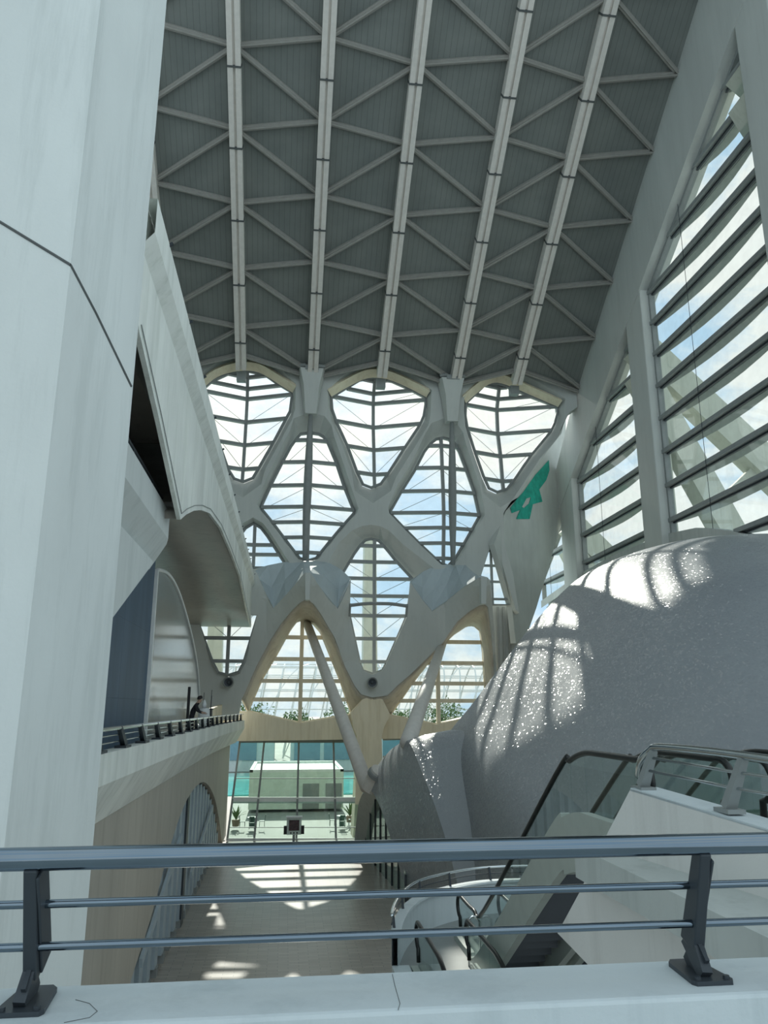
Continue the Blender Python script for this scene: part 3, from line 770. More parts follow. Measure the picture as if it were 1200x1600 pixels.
# glazed screen standing in the hood's mouth
e = empty('glazed_screen', Vector((5.9, 47, FZ)), 'glazed screen with slim dark mullions in the mouth of the hood', 'glazing')
for i in range(9):
    Y = 39.5 + i * 1.75
    zt_ = max([p.z for p in IB if abs(p.y - Y) < 1.6] or [FZ + 1.2]) - .1
    x_ = 5.1 + (55 - Y) * .055
    MB().box(x_ - .05, x_ + .05, Y - .05, Y + .05, FZ, max(zt_, FZ + 1.2)).build('mullion', 'dark_steel', e)
    if i < 8:
        zt2 = max([p.z for p in IB if abs(p.y - Y - 1.75) < 1.6] or [FZ + 1.2]) - .1
        x2 = 5.1 + (55 - Y - 1.75) * .055
        a, b_, c, d = (x_, Y, FZ), (x2, Y + 1.75, FZ), (x2, Y + 1.75, max(zt2, FZ + 1.2)), (x_, Y, max(zt_, FZ + 1.2))
        MB().prism([a, b_, c, d], [(p[0] + .03, p[1], p[2]) for p in (a, b_, c, d)]).build('glass_pane', 'green_glass', e, fix=False)
# low wall lamp on the hood
p = PY(621, 1297, 43.3)
o = MB().bar(p + Vector((-.15, 0, -.5)), p + Vector((.1, -.2, .4)), .14, .2, w1=.08, h1=.1).build('wall_lamp', 'black_plastic'); tag(o, 'small black wall lamp on the hood beside its mouth', 'lamp')
# ------------------------------------------------------------------ raking struts
def strut(a, b_, r0, lab):
    d = b_ - a
    e = empty('raking_strut', b_, lab, 'strut', 'raking struts')
    MB().tube([a, a.lerp(b_, .5), b_], [r0 * .8, r0, r0 * 1.1], 14).build('tube', 'roof_beam_paint', e, smooth=True)
    MB().tube([a - d.normalized() * .35, a + d.normalized() * .5], r0 * .45, 8).build('top_pin', 'steel_paint', e)
    return e
a, b_ = PY(480, 974, 61.2), PY(574, 1230, 48.2)
e = strut(a, b_, .40, 'raking white tube strut from the left arch down to the hood mouth')
bb = MB().tube([PY(577, 1232, 47.3), PY(593, 1204, 46.6)], .50, 14).build('bracket', 'roof_beam_paint', e); MB().tube([PY(588, 1213, 46.7), PY(590.5, 1208.5, 46.6)], .58, 14).build('collar', 'steel_paint', e)
strut(PY(692, 1004, 61.2), PY(637, 1161, 42.0), .40, 'raking white tube strut from the right arch to the hood crest')
# ------------------------------------------------------------------ ground floor glazing at the far end
WN[0] += 1
root = empty('window_%d' % WN[0], (1, 60, FZ), kind='structure')
topx, botx = [375, 413, 467, 521, 562], [355, 397, 463, 525, 575]
tp = [PY(x, 1158, 62.6) for x in topx]; bt = [PY(x, 1313, 58.2) for x in botx]
hs = [0.0, .40, .62, .88, 1.0]      # fractions from top
for i in range(5): MB().bar(tp[i], bt[i], .14, .2, (0, 1, 0)).build('mullion', 'steel_paint', root)
for h in hs:
    mb = MB()
    for i in range(4): mb.bar(tp[i].lerp(bt[i], h), tp[i + 1].lerp(bt[i + 1], h), .12, {0.0: .25, .62: .42, 1.0: .3}.get(h, .05))
    mb.build('transom', 'white_paint' if h in (.62, 1.0) else 'steel_paint', root)
for i in range(4):
    for h0, h1 in zip(hs, hs[1:]):
        q = [tp[i].lerp(bt[i], h0), tp[i + 1].lerp(bt[i + 1], h0), tp[i + 1].lerp(bt[i + 1], h1), tp[i].lerp(bt[i], h1)]
        MB().prism(q, [p + Vector((0, .03, 0)) for p in q]).build('glass_pane', 'green_glass', root, fix=False)
WN[0] += 1
root = empty('window_%d' % WN[0], (11, 64, FZ), kind='structure')
q = [PY(598, 1150, 62.6), PY(720, 1146, 62.6), PY(720, 1320, 62.6), PY(598, 1320, 62.6)]
MB().prism(q, [p + Vector((0, .03, 0)) for p in q]).build('glass_pane', 'green_glass', root, fix=False)
for h in (.03, .2): MB().bar(q[0].lerp(q[3], h), q[1].lerp(q[2], h), .15, .2).build('transom', 'steel_paint', root)
# ------------------------------------------------------------------ left side, lower hall wall with arch
XL = -4.0
arch = [PX(x, y, XL) for x, y in ((205, 1530), (240, 1420), (265, 1325), (293, 1248), (318, 1222), (334, 1243), (343, 1285), (347.5, 1325))]
ar = [(arch[0].y - 1.6, FZ)] + [(p.y, max(p.z, FZ)) for p in crom([Vector((0, p.y, p.z)) for p in arch], 5)]
ar[-1] = (ar[-1][0], FZ)
outline = [(10.5, .1), (10.5, FZ)] + ar + [(60.5, FZ), (60.5, .1)]
t3 = ring_fill([outline]); n_ = len(outline)
mb = MB().add([(XL, Y, z) for Y, z in outline] + [(XL - .5, Y, z) for Y, z in outline], [tuple(t_) for t_ in t3] + [tuple(i + n_ for i in t_) for t_ in t3] + [(i, (i + 1) % n_, n_ + (i + 1) % n_, n_ + i) for i in range(n_)])
o = mb.build('wall_left', 'beige_concrete'); o.data.materials[0] = concrete('warm_wall', (.50, .47, .41), var=.08); tag(o, kind='structure')
def arch_z(Y):
    b0 = None
    for (a, za), (b_, zb_) in zip(ar, ar[1:]):
        if min(a, b_) <= Y <= max(a, b_) and abs(a - b_) > 1e-6:
            z = za + (zb_ - za) * (Y - a) / (b_ - a); b0 = z if b0 is None else max(b0, z)
    return b0 if b0 is not None else FZ
# fins and braces behind the arch
e = empty('arch_glazing', (XL - .6, 40, FZ), 'row of blue grey uprights glazing the arch in the left wall', 'glazing')
k = 0; Y = 24.0
while Y < 56.2:
    zt_ = min(arch_z(Y - .34), arch_z(Y + .34)) - .02
    if zt_ > FZ + .6:
        MB().box(XL - .30, XL - .16, Y - .34, Y + .34, FZ + .3, zt_).build('mullion', 'blue_grey_paint', e)
        MB().box(XL - .34, XL - .10, Y - .2, Y + .2, FZ, FZ + .3).build('foot', 'steel_paint', e)
    Y2 = Y + 1.55
    za, zb_ = arch_z(Y), arch_z(Y2)
    if za > FZ + .5 and zb_ > FZ + .3:
        q = [(XL - .34, Y + .1, FZ + .2), (XL - .34, Y2 - .1, FZ + .2), (XL - .34, Y2 - .1, zb_), (XL - .34, Y + .1, za)]
        MB().prism(q, [(p[0] - .04, p[1], p[2]) for p in q]).build('panel', 'dark_pane', e)
    Y = Y2
for a, b_ in (((XL - .02, 26.0, FZ + 1.6), (XL - .02, 34.0, FZ + 3.9)), ((XL - .02, 38.5, FZ + 1.6), (XL - .02, 48.0, FZ + 3.4))):
    MB().bar(a, b_, .1, .26).build('brace', 'blue_grey_paint', e)
MB().box(XL - .3, XL - .08, 36.3, 37.0, FZ, arch_z(36.3)).build('post', 'dark_steel', e)
# ------------------------------------------------------------------ left gallery at eye level
def xb(Y): return -3.4 if Y < 43 else -3.4 + .5 * ((Y - 43) / 16) ** 1.3
yy = [12.6, 14, 16, 20, 25, 30, 36, 42, 46, 50, 54, 57, 58.6]
sec = [(0, .76), (0, .18), (-.55, -.78), (-1.2, -.78), (-1.2, .3), (-.35, .3), (-.35, .76)]
rows = [[Vector((xb(Y) + dx, Y, z)) for dx, z in sec] for Y in yy]
end = [Vector((p.x - .12, 59.3, p.z)) for p in rows[-1]]
mb = MB().loft(rows + [end], True); b0 = len(mb.v); mb.add(end, [tuple(range(len(end)))])
o = mb.build('gallery_parapet', 'spandrel_concrete'); tag(o, 'streaked concrete gallery parapet with chamfered underside on the left', 'parapet')
f = MB().box(-14, -4.65, 12.6, 59, -.8, .3).build('floor_gallery', 'grey_concrete'); tag(f, kind='structure')
def lean_post(name, mat, parent, p_top, p_bend, p_foot, wd, dp):
    mb = MB(); mb.bar(p_top, p_bend, wd, dp * .8, (0, 1, 0), w1=wd, h1=dp)
    return mb.build(name, mat, parent)
# its railing
e = empty('gallery_railing', (-3.5, 16, .76), 'steel railing with leaning dark posts on the left gallery', 'railing')
ypost = [13.5 + 2.42 * i for i in range(19)]
rail_pts = [Vector((xb(Y) - .10, Y, 1.20)) for Y in yy[:-1] + [58.4]]
MB().tube(rail_pts, .045, 8).build('handrail', 'chrome', e, smooth=True)
for z_, dx in ((1.06, -.13), (.92, -.15)): MB().tube([Vector((xb(p.y) + dx, p.y, z_)) for p in rail_pts], .016, 6).build('mid_rail', 'chrome', e, smooth=True)
for Y in ypost:
    mb = MB(); x = xb(Y)
    mb.bar((x - .10, Y - .70, 1.19), (x - .14, Y + .12, .80), .09, .10, (0, 1, 0), w1=.12, h1=.15)
    mb.box(x - .28, x - .03, Y - .25, Y + .35, .76, .81)
    mb.build('post', 'dark_steel', e)
# screens standing on the gallery
def yz_panel(name, poly, X, t_, mat, parent=None):
    return MB().prism([(X, Y, z) for Y, z in poly], [(X - t_, Y, z) for Y, z in poly]).build(name, mat, parent)
e = empty('curved_screen', (-5, 35, 0), 'tall glossy screen with quarter-round top on the left gallery', 'screen')
top_ = [PX(x, y, -5.0) for x, y in ((245, 890), (262, 897), (277, 922), (291, 965), (302, 1010), (308, 1050), (310.5, 1090))]
tp_ = [(p.y, p.z) for p in crom([Vector((0, p.y, p.z)) for p in top_], 4)]
yz_panel('sheet', [(tp_[0][0], 0.3)] + [(tp_[-1][0], 0.3)] + tp_[::-1], -5.0, .12, 'ribbed_screen', e)
MB().tube([Vector((-4.97, Y, z)) for Y, z in tp_], .07, 6).build('edge_trim', 'white_paint', e)
MB().box(-5.05, -4.93, tp_[0][0] - .1, tp_[0][0] + .1, .3, tp_[0][1]).build('edge_post', 'white_paint', e)
e = empty('blue_screen_wall', (-5.05, 24, 0), 'dark blue screen wall of tall sheets behind the left gallery railing', 'screen')
ya = tp_[0][0] - .1
for i, (y0, y1) in enumerate(((16.0, 19.99), (20.0, 24.79), (24.8, ya))):
    for z0, z1 in ((.3, 1.9), (1.904, 4.3), (4.304, 7.2)):
        yz_panel('sheet', [(y0, z0), (y1, z0), (y1, z1), (y0, z1)], -5.05, .08, 'blue_screen', e)
# dark totem post
p = PX(292, 1140, -4.1)
o = MB().box(p.x - .06, p.x + .06, p.y - .06, p.y + .06, .3, 2.5).build('totem_post', 'black_plastic', bevel=.02); tag(o, 'slim black totem post behind the person on the gallery', 'post')
# ------------------------------------------------------------------ upper gallery, left
sec2 = [(0, 6.62), (0, 5.92), (-.45, 5.22), (-1.6, 5.22), (-1.6, 6.0), (-.3, 6.0), (-.3, 6.62)]
rows = [[Vector((-3.2 + dx, Y, z)) for dx, z in sec2] for Y in (12.6, 16, 20.3)] + [[Vector((-3.3 + dx * .9, 20.75, z - .05)) for dx, z in sec2]]
mb = MB().loft(rows, True); mb.add(rows[-1], [tuple(range(7))])
o = mb.build('upper_parapet', 'pillar_concrete'); tag(o, 'short chamfered upper gallery parapet jutting out from the near pillar', 'parapet')
e = empty('upper_railing', (-3.3, 15, 6.62), 'thin dark railing on the short upper gallery', 'railing')
MB().tube([(-3.38, 12.8, 6.95), (-3.38, 20.0, 6.95)], .04, 8).build('handrail', 'dark_steel', e)
MB().tube([(-3.4, 12.8, 6.80), (-3.4, 20.0, 6.80)], .015, 6).build('mid_rail', 'dark_steel', e)
for i in range(3): MB().bar((-3.38, 13.6 + 2.4 * i, 6.95), (-3.42, 13.9 + 2.4 * i, 6.62), .06, .09, (0, 1, 0)).build('post', 'dark_steel', e)
f = MB().box(-14, -4.85, 12.6, 20.4, 5.25, 5.95).build('floor_upper', 'grey_concrete'); tag(f, kind='structure')
o = MB().prism([(-3.45, 12.6, 1.6), (-3.45, 15.8, 3.34), (-3.45, 19.9, 5.22), (-3.45, 12.6, 5.22)], [(-4.6, 12.6, 1.6), (-4.6, 15.8, 3.34), (-4.6, 19.9, 5.22), (-4.6, 12.6, 5.22)]).build('haunch', 'pillar_concrete'); tag(o, 'triangular concrete haunch under the short upper gallery', 'bracket')
# ------------------------------------------------------------------ long spandrel and its soffit
XS = -2.8
sp_px = [(218, 520), (250, 660), (270, 755), (282, 812), (291, 804), (303, 798), (315, 797), (328, 802), (345, 825), (360, 860), (375, 900), (385, 950)]
sp3 = [PX(x, y, XS) for x, y in sp_px]
low_ = [(12.5, 8.4)] + [(p.y, p.z) for p in sp3] + [(59.9, 7.6)]
def ztopS(Y): return 10.53 + (Y - 12) * .0145
outl2 = low_ + [(59.9, ztopS(59.9)), (12.5, ztopS(12.5))]
t3 = ring_fill([outl2]); n_ = len(outl2)
o = MB().add([(XS, Y, z) for Y, z in outl2] + [(XS - .10, Y, z) for Y, z in outl2], [tuple(t_) for t_ in t3] + [tuple(i + n_ for i in t_) for t_ in t3] + [(i, (i + 1) % n_, n_ + (i + 1) % n_, n_ + i) for i in range(n_)]).build('wall_left_upper', 'spandrel_concrete'); tag(o, kind='structure')
def zgro(Y): return 9.58 + (Y - 12) * .019
yl = [12.5, 16, 22, 35, 48, 59.5]
MB().loft([[(XS, Y, zgro(Y)) for Y in yl], [(XS + .22, Y, zgro(Y) + .28) for Y in yl], [(XS + .22, Y, ztopS(Y) + .02) for Y in yl], [(XS, Y, ztopS(Y) + .02) for Y in yl]]).build('coping', 'spandrel_concrete', o)
eb = [Vector((XS + .02, Y, z + .16)) for Y, z in low_[1:]]
MB().tube(eb, .012, 5).build('edge_groove', 'steel_paint', o)
for i in range(14):
    Y = 14 + i * 3.3
    MB().bar((XS + .18, Y, ztopS(Y)), (XS + .28, Y, ztopS(Y) + .07), .06, .05).build('clip', 'dark_steel', o)
lo2 = [q_ for q_ in low_ if q_[0] > 19.3]
rows = [[(x, Y, z + .02) for Y, z in lo2] for x in (XS - .09, -6, -9, -13)]
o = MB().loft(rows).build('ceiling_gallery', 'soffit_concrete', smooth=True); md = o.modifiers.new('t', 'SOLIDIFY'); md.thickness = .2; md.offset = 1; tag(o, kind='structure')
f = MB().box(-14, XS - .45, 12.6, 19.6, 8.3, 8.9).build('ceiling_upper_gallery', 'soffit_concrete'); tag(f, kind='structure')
f = MB().prism([(-14, 12.6, 10.0), (-3.25, 12.6, 10.0), (-3.25, 59.9, 10.4), (-14, 59.9, 10.4)], [(-14, 12.6, 10.4), (-3.25, 12.6, 10.4), (-3.25, 59.9, 10.9), (-14, 59.9, 10.9)]).build('floor_terrace', 'grey_concrete'); tag(f, kind='structure')
o = MB().box(-14.4, -13.9, 2, 60, FZ, 34).build('wall_left_back', 'grey_concrete'); tag(o, kind='structure')
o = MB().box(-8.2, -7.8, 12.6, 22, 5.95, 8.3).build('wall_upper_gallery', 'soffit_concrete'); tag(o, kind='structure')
# ------------------------------------------------------------------ near pillar on the left
pe, pk = Vector((-2.498, 11.45)), Vector((PY(110, 415, 9.96).x, 9.96))
foot = [(-9.5, 9.4), (pk.x, pk.y), (pe.x, pe.y), (pe.x - .4, 12.3), (-9.5, 12.5)]
o = MB().prism([(x, y, FZ) for x, y in foot], [(x, y, 24) for x, y in foot]).build('near_pillar', 'pillar_concrete'); tag(o, 'massive pale concrete pillar filling the left edge of the photo', 'pillar')
def on_face(x, y, p0, p1):
    d = Vector((p1[0] - p0[0], p1[1] - p0[1], 0)); return PP(x, y, (p0[0], p0[1], 0), Vector((d.y, -d.x, 0)).normalized())
f0, f1_ = [on_face(x, y, foot[0], foot[1]) for x, y in ((-700, -90), (-60, 308), (0, 347), (110, 414))], [on_face(x, y, foot[1], foot[2]) for x, y in ((110, 414), (150, 490), (205, 604))]
MB().tube(f0, .022, 6).build('joint', 'joint_dark', o); MB().tube(f1_, .022, 6).build('joint', 'joint_dark', o)
# ------------------------------------------------------------------ camera-side deck, parapet and railing
f = MB().box(-6, 3.3, -6, 2.58, -.5, 0).build('floor_deck', 'grey_concrete'); tag(f, kind='structure')
PT = .72
o = MB().box(-6, 8, 2.59, 2.94, -.6, PT).build('parapet', 'parapet_paint', bevel=.015); tag(o, 'low pale painted parapet along the bottom of the photo', 'parapet')
pth = [PZ(x, y, PT + .001) for x, y in ((65, 1590), (108, 1556), (150, 1575), (158, 1590))]
MB().tube([PZ(x, y, PT + .0005) for x, y in ((100, 1598), (140, 1590), (152, 1580), (140, 1568), (118, 1562))], .0012, 4).build('crack', 'joint_dark', o)
MB().tube([PZ(x, y, PT + .0005) for x, y in ((613, 1522), (617, 1540), (625, 1568), (622, 1578))], .001, 4).build('crack', 'joint_dark', o)
e = empty('foreground_railing', (0, 2.85, PT), 'polished steel railing across the foreground', 'railing')
RY = 2.67; RZZ = PY(600, 1330, RY).z
MB().tube([(x, RY, RZZ) for x in (-6, -3, 0, 3, 6)], .0345, 24).build('handrail', 'rail_steel', e, smooth=True)
for yr in (1397, 1460): MB().tube([(x, 2.75, PY(600, yr, 2.75).z) for x in (-6, -3, 0, 3, 6)], .0128, 14).build('mid_rail', 'rail_steel', e, smooth=True)
def near_post(x):
    mb = MB()
    mb.bar((x, RY, RZZ - .02), (x, 2.80, PT + .085), .040, .055, (0, 1, 0), w1=.040, h1=.095)
    mb.bar((x + .024, RY + .02, RZZ - .03), (x + .024, 2.835, PT + .10), .010, .10, (0, 1, 0))
    po = mb.build('post', 'dark_steel', e, bevel=.005)
    mb = MB(); mb.bar((x, 2.81, PT + .115), (x - .008, 2.71, PT + .016), .034, .085, (0, 1, 0), w1=.036, h1=.04); mb.bar((x, 2.815, PT + .08), (x, 2.745, PT + .016), .014, .13, (0, 1, 0))
    mb.build('foot', 'dark_steel', po)
    sh = [(-.062, 2.665), (.062, 2.665), (.072, 2.685), (.058, 2.87), (.038, 2.90), (-.038, 2.90), (-.058, 2.87), (-.072, 2.685)]
    MB().prism([(x + a, b_, PT) for a, b_ in sh], [(x + a, b_, PT + .014) for a, b_ in sh]).build('base_plate', 'dark_steel', po)
    for s_ in (-.05, .05): MB().lathe([(0, .010), (.011, .010), (.011, 0)], (x + s_, 2.685, PT + .014), 8).build('bolt', 'dark_steel', po)
pl, pr = PY(52, 1345, RY).x, PY(1098, 1340, RY).x
for i in (-1, 0, 1, 2): near_post(pl + (pr - pl) * i)
# ------------------------------------------------------------------ right landing wall with its railing
XW0, XW1 = 3.9, 3.45
def PW(x, y): return PP(x, y, (3.9, 8.9, 0), Vector((3.1, .45, 0)).normalized())
LW_ = [(985, 1233), (1200, 1297), (1330, 1336), (1330, 1640), (925, 1640), (925, 1514), (871, 1458), (905, 1395), (950, 1300)]
q = [PW(x, y) for x, y in LW_]
o = MB().prism(q, [p + Vector((.3, .04, 0)) for p in q]).build('landing_wall', 'grey_concrete'); o.data.materials[0] = concrete('landing_paint', (.72, .71, .68), var=.05); tag(o, 'grey landing wall with a raking edge at the lower right', 'wall')
MB().tube([PW(x, y) + Vector((-.01, 0, 0)) for x, y in ((965, 1335), (1070, 1390), (1185, 1438))], .008, 5).build('joint', 'joint_dark', o)
MB().prism([PW(985, 1231), PW(1330, 1334), PW(1330, 1339), PW(985, 1236)], [PW(985, 1231) + Vector((.34, .04, 0)), PW(1330, 1334) + Vector((.34, .04, 0)), PW(1330, 1339) + Vector((.34, .04, 0)), PW(985, 1236) + Vector((.34, .04, 0))]).build('coping', 'parapet_paint', o)
for x0 in (975, 1080, 1165):
    pass
e = empty('landing_railing', PW(1005, 1235), 'steel railing on the grey landing wall at the right', 'railing')
hr = [PW(978, 1212) + Vector((.1, .15, -.02)), PW(985, 1190), PW(1000, 1172), PW(1015, 1167), PW(1100, 1175), PW(1200, 1189), PW(1330, 1207)]
hr = [p + Vector((.12, 0, 0)) for p in hr]
MB().tube(crom(hr, 5), .04, 12).build('handrail', 'chrome', e, smooth=True)
for pts_ in (((1001, 1184), (1125, 1206), (1200, 1217), (1330, 1238)), ((992, 1203), (1120, 1230), (1200, 1244), (1330, 1266))):
    MB().tube([PW(x, y) + Vector((.12, 0, 0)) for x, y in pts_], .016, 8).build('mid_rail', 'chrome', e, smooth=True)
for (xt, yt, xb_, yb_) in ((1005, 1172, 990, 1228), (1143, 1184, 1122, 1262)):
    a, b_ = PW(xt, yt) + Vector((.12, 0, 0)), PW(xb_, yb_) + Vector((.12, .02, 0))
    po = MB().bar(a, b_, .07, .07, (1, 0, 0), w1=.09, h1=.12).build('post', 'steel_paint', e)
    MB().box(b_.x - .08, b_.x + .10, b_.y - .12, b_.y + .14, b_.z - .05, b_.z - .01).build('base_plate', 'steel_paint', po)
# ------------------------------------------------------------------ escalators
MZ = -3.65     # half landing
def balustrade(parent, X, path, gl_drop=.82):
    """path: list of (Y, z) of the handrail centre line"""
    P = [Vector((X, Y, z)) for Y, z in path]
    MB().tube(P, .042, 10).build('handrail', 'black_rubber', parent, smooth=True)
def esc_unit(name, label, xa, xb_, y_top, y_flat, y_bot, z_top, z_bot, sgn):
    """sgn=+1: runs down away from the camera"""
    e = empty(name, ((xa + xb_) / 2, y_flat, z_top), label, 'escalator', 'escalators')
    run = abs(y_bot - y_flat); h = .95
    def pt(u):        # u: distance along Y from y_flat
        return z_top + (z_bot - z_top) * min(max(u / run, 0), 1)
    base = [(y_top, z_top), (y_flat - sgn * 1.0, z_top), (y_flat - sgn * .35, z_top - .02), (y_flat + sgn * .25, z_top - .16), (y_flat + sgn * .9, pt(.72)), (y_bot - sgn * .6, pt(run - .4)), (y_bot + sgn * .4, z_bot), (y_bot + sgn * 1.8, z_bot)]
    basec = [(p.y, p.z) for p in crom([Vector((0, Y, z)) for Y, z in base], 5)]
    for X in (xa, xb_):
        hp = [(Y, z + h) for Y, z in basec]
        r = .24
        def loop(Y, z, s):
            return [(Y + s * r * math.sin(t_) , z - r + r * math.cos(t_)) for t_ in [math.pi * k / 8 for k in range(9)]]
        top_l = loop(hp[0][0], hp[0][1], -sgn)[::-1]; bot_l = loop(hp[-1][0], hp[-1][1], sgn)
        path = top_l + hp[1:-1] + bot_l
        path = [(top_l[0][0] + sgn * .02, top_l[0][1] - .25)] + path + [(bot_l[-1][0] - sgn * .02, bot_l[-1][1] - .2)]
        balustrade(e, X, path)
        n_ = len(basec)
        for i in range(0, n_ - 1, 5):
            seg = basec[i:i + 6]
            if len(seg) < 2: continue
            up_ = [(X, Y, z + h - .03) for Y, z in seg]; dn = [(X, Y, z + .12) for Y, z in seg[::-1]]
            poly = up_ + dn
            MB().prism(poly, [(p[0] + .012, p[1], p[2]) for p in poly]).build('glass_panel', 'balustrade_glass', e, fix=False)
        sk = [(X, Y, z + .16) for Y, z in basec] + [(X, Y, z - .62) for Y, z in basec[::-1]]
        off = -.16 if X == xa else .16
        t3 = ring_fill([[(p[1], p[2]) for p in sk]]); n2 = len(sk)
        MB().add([(p[0] - .02 * (1 if off < 0 else -1), p[1], p[2]) for p in sk] + [(p[0] + off, p[1], p[2]) for p in sk], [tuple(t_) for t_ in t3] + [tuple(i + n2 for i in t_) for t_ in t3] + [(i, (i + 1) % n2, n2 + (i + 1) % n2, n2 + i) for i in range(n2)]).build('side_cladding', 'side_panel', e)
    # treads
    ns = int(run / .40)
    for i in range(ns):
        Y = y_flat + sgn * (i + .5) * run / ns; z = pt((i + .5) * run / ns)
        MB().box(xa + .06, xb_ - .06, Y - run / ns / 2, Y + run / ns / 2, z - .35, z - .02).build('step', 'dark_steel', e)
    MB().box(xa + .04, xb_ - .04, min(y_top, y_flat), max(y_top, y_flat), z_top - .1, z_top).build('comb_plate', 'steel_paint', e)
    return e
esc_unit('escalator', 'escalator with glass sides and black handrails descending from the right landing', 4.25, 5.25, 9.2, 11.4, 17.8, .05, MZ, +1)
esc_unit('escalator', 'escalator top with looped black handrails sinking below the foreground parapet', 2.86, 3.92, 17.3, 14.6, 8.6, MZ, MZ - 3.45, -1)
esc_unit('escalator', 'second escalator right of the descending one, mostly hidden behind it', 5.75, 6.75, 9.2, 11.4, 17.8, .05, MZ, +1)
f = MB().box(3.5, 12, 2.8, 9.6, -.35, 0.0).build('floor_landing', 'grey_concrete'); tag(f, kind='structure')
# half landing with rounded corner
lp = [PZ(x, y, MZ + .75) for x, y in ((612, 1462), (617, 1440), (632, 1417), (655, 1401), (690, 1390), (740, 1380), (790, 1376), (850, 1375))]
lp = crom(lp, 4)
mb = MB().loft([[p + Vector((0, 0, -1.3)) for p in lp], lp, [p + Vector((.10, -.14, 0)) for p in lp], [p + Vector((.10, -.14, -1.3)) for p in lp]])
o = mb.build('half_landing_parapet', 'parapet_paint'); tag(o, 'rounded blue grey parapet of the half landing below', 'parapet')
MB().loft([[p + Vector((-.02, .02, .0)) for p in lp], [p + Vector((-.02, .02, .05)) for p in lp], [p + Vector((.16, -.22, .05)) for p in lp], [p + Vector((.16, -.22, 0)) for p in lp]]).build('coping', 'parapet_paint', o)
fl = [(p.x, p.y) for p in lp] + [(9.5, lp[-1].y), (9.5, 14.4), (4.0, 14.4), (4.0, 14.6), (lp[0].x, 14.6)]
t3 = ring_fill([fl]); n_ = len(fl)
f = MB().add([(x, y, MZ) for x, y in fl] + [(x, y, MZ - .45) for x, y in fl], [tuple(t_) for t_ in t3] + [tuple(i + n_ for i in t_) for t_ in t3] + [(i, (i + 1) % n_, n_ + (i + 1) % n_, n_ + i) for i in range(n_)]).build('floor_half_landing', 'steel_paint'); tag(f, kind='structure')
o = MB().box(lp[0].x, lp[0].x + .35, 11.0, lp[0].y, FZ, MZ + .2).build('half_landing_pier', 'parapet_paint'); tag(o, 'blue grey pier under the left edge of the half landing', 'pier')
e = empty('curved_railing', lp[len(lp) // 2], 'curved dark railing following the rounded half landing', 'railing')
up1 = [p + Vector((0, 0, .36)) for p in lp]
MB().tube(up1, .035, 8).build('handrail', 'chrome', e, smooth=True)
MB().tube([p + Vector((0, 0, .20)) for p in lp], .014, 6).build('mid_rail', 'dark_steel', e, smooth=True)
for i in range(2, len(lp), 5): MB().bar(lp[i] + Vector((.03, -.05, 0)), lp[i] + Vector((0, 0, .36)), .05, .09, (0, 1, 0)).build('post', 'dark_steel', e)
# chrome hoop bollards
for x, y, lab in ((740, 1432, 'chrome hoop bollard beside the black handrail loop on the half landing'), (784, 1434, 'chrome hoop bollard behind the escalator glass on the half landing')):
    p = PZ(x, y, MZ + .95); r = .12
    pts_ = [Vector((p.x - r, p.y, MZ))] + [Vector((p.x + r * math.cos(t_), p.y, MZ + .83 + r * math.sin(t_))) for t_ in [math.pi - math.pi * k / 8 for k in range(9)]] + [Vector((p.x + r, p.y, MZ))]
    o = MB().tube(pts_, .024, 8).build('hoop_bollard', 'chrome', smooth=True); tag(o, lab, 'bollard')
# ------------------------------------------------------------------ display kiosk in the hall
p = PY(459.5, 1291, 53.5); kz = p.z
e = empty('display_kiosk', (p.x, 53.5, FZ), 'grey display kiosk on a pole with side speakers in the hall', 'kiosk')
MB().box(p.x - .48, p.x + .48, 53.5, 53.75, kz - .52, kz + .50).build('housing', 'pavilion_white', e, bevel=.04)
MB().box(p.x - .52, p.x + .52, 53.42, 53.8, kz + .50, kz + .60).build('cap', 'white_paint', e)
MB().box(p.x - .33, p.x + .33, 53.46, 53.52, kz - .26, kz + .38).build('screen', 'dark_screen', e)
MB().tube([(p.x, 53.62, FZ), (p.x, 53.62, kz - .5)], .085, 10).build('pole', 'steel_paint', e)
MB().lathe([(0, .06), (.35, .06), (.38, 0)], (p.x, 53.62, FZ), 16).build('foot', 'steel_paint', e)
for s in (-1, 1): MB().box(p.x + s * .56 - .10, p.x + s * .56 + .10, 53.45, 53.7, kz - .48, kz + .02).build('side_speaker', 'black_plastic', e)
for s in (-.2, 0, .2): MB().lathe([(0, .03), (.05, .03), (.05, 0)], (p.x + s, 53.5, kz - .40), 10, (0, -1, 0)).build('button', 'black_plastic', e)
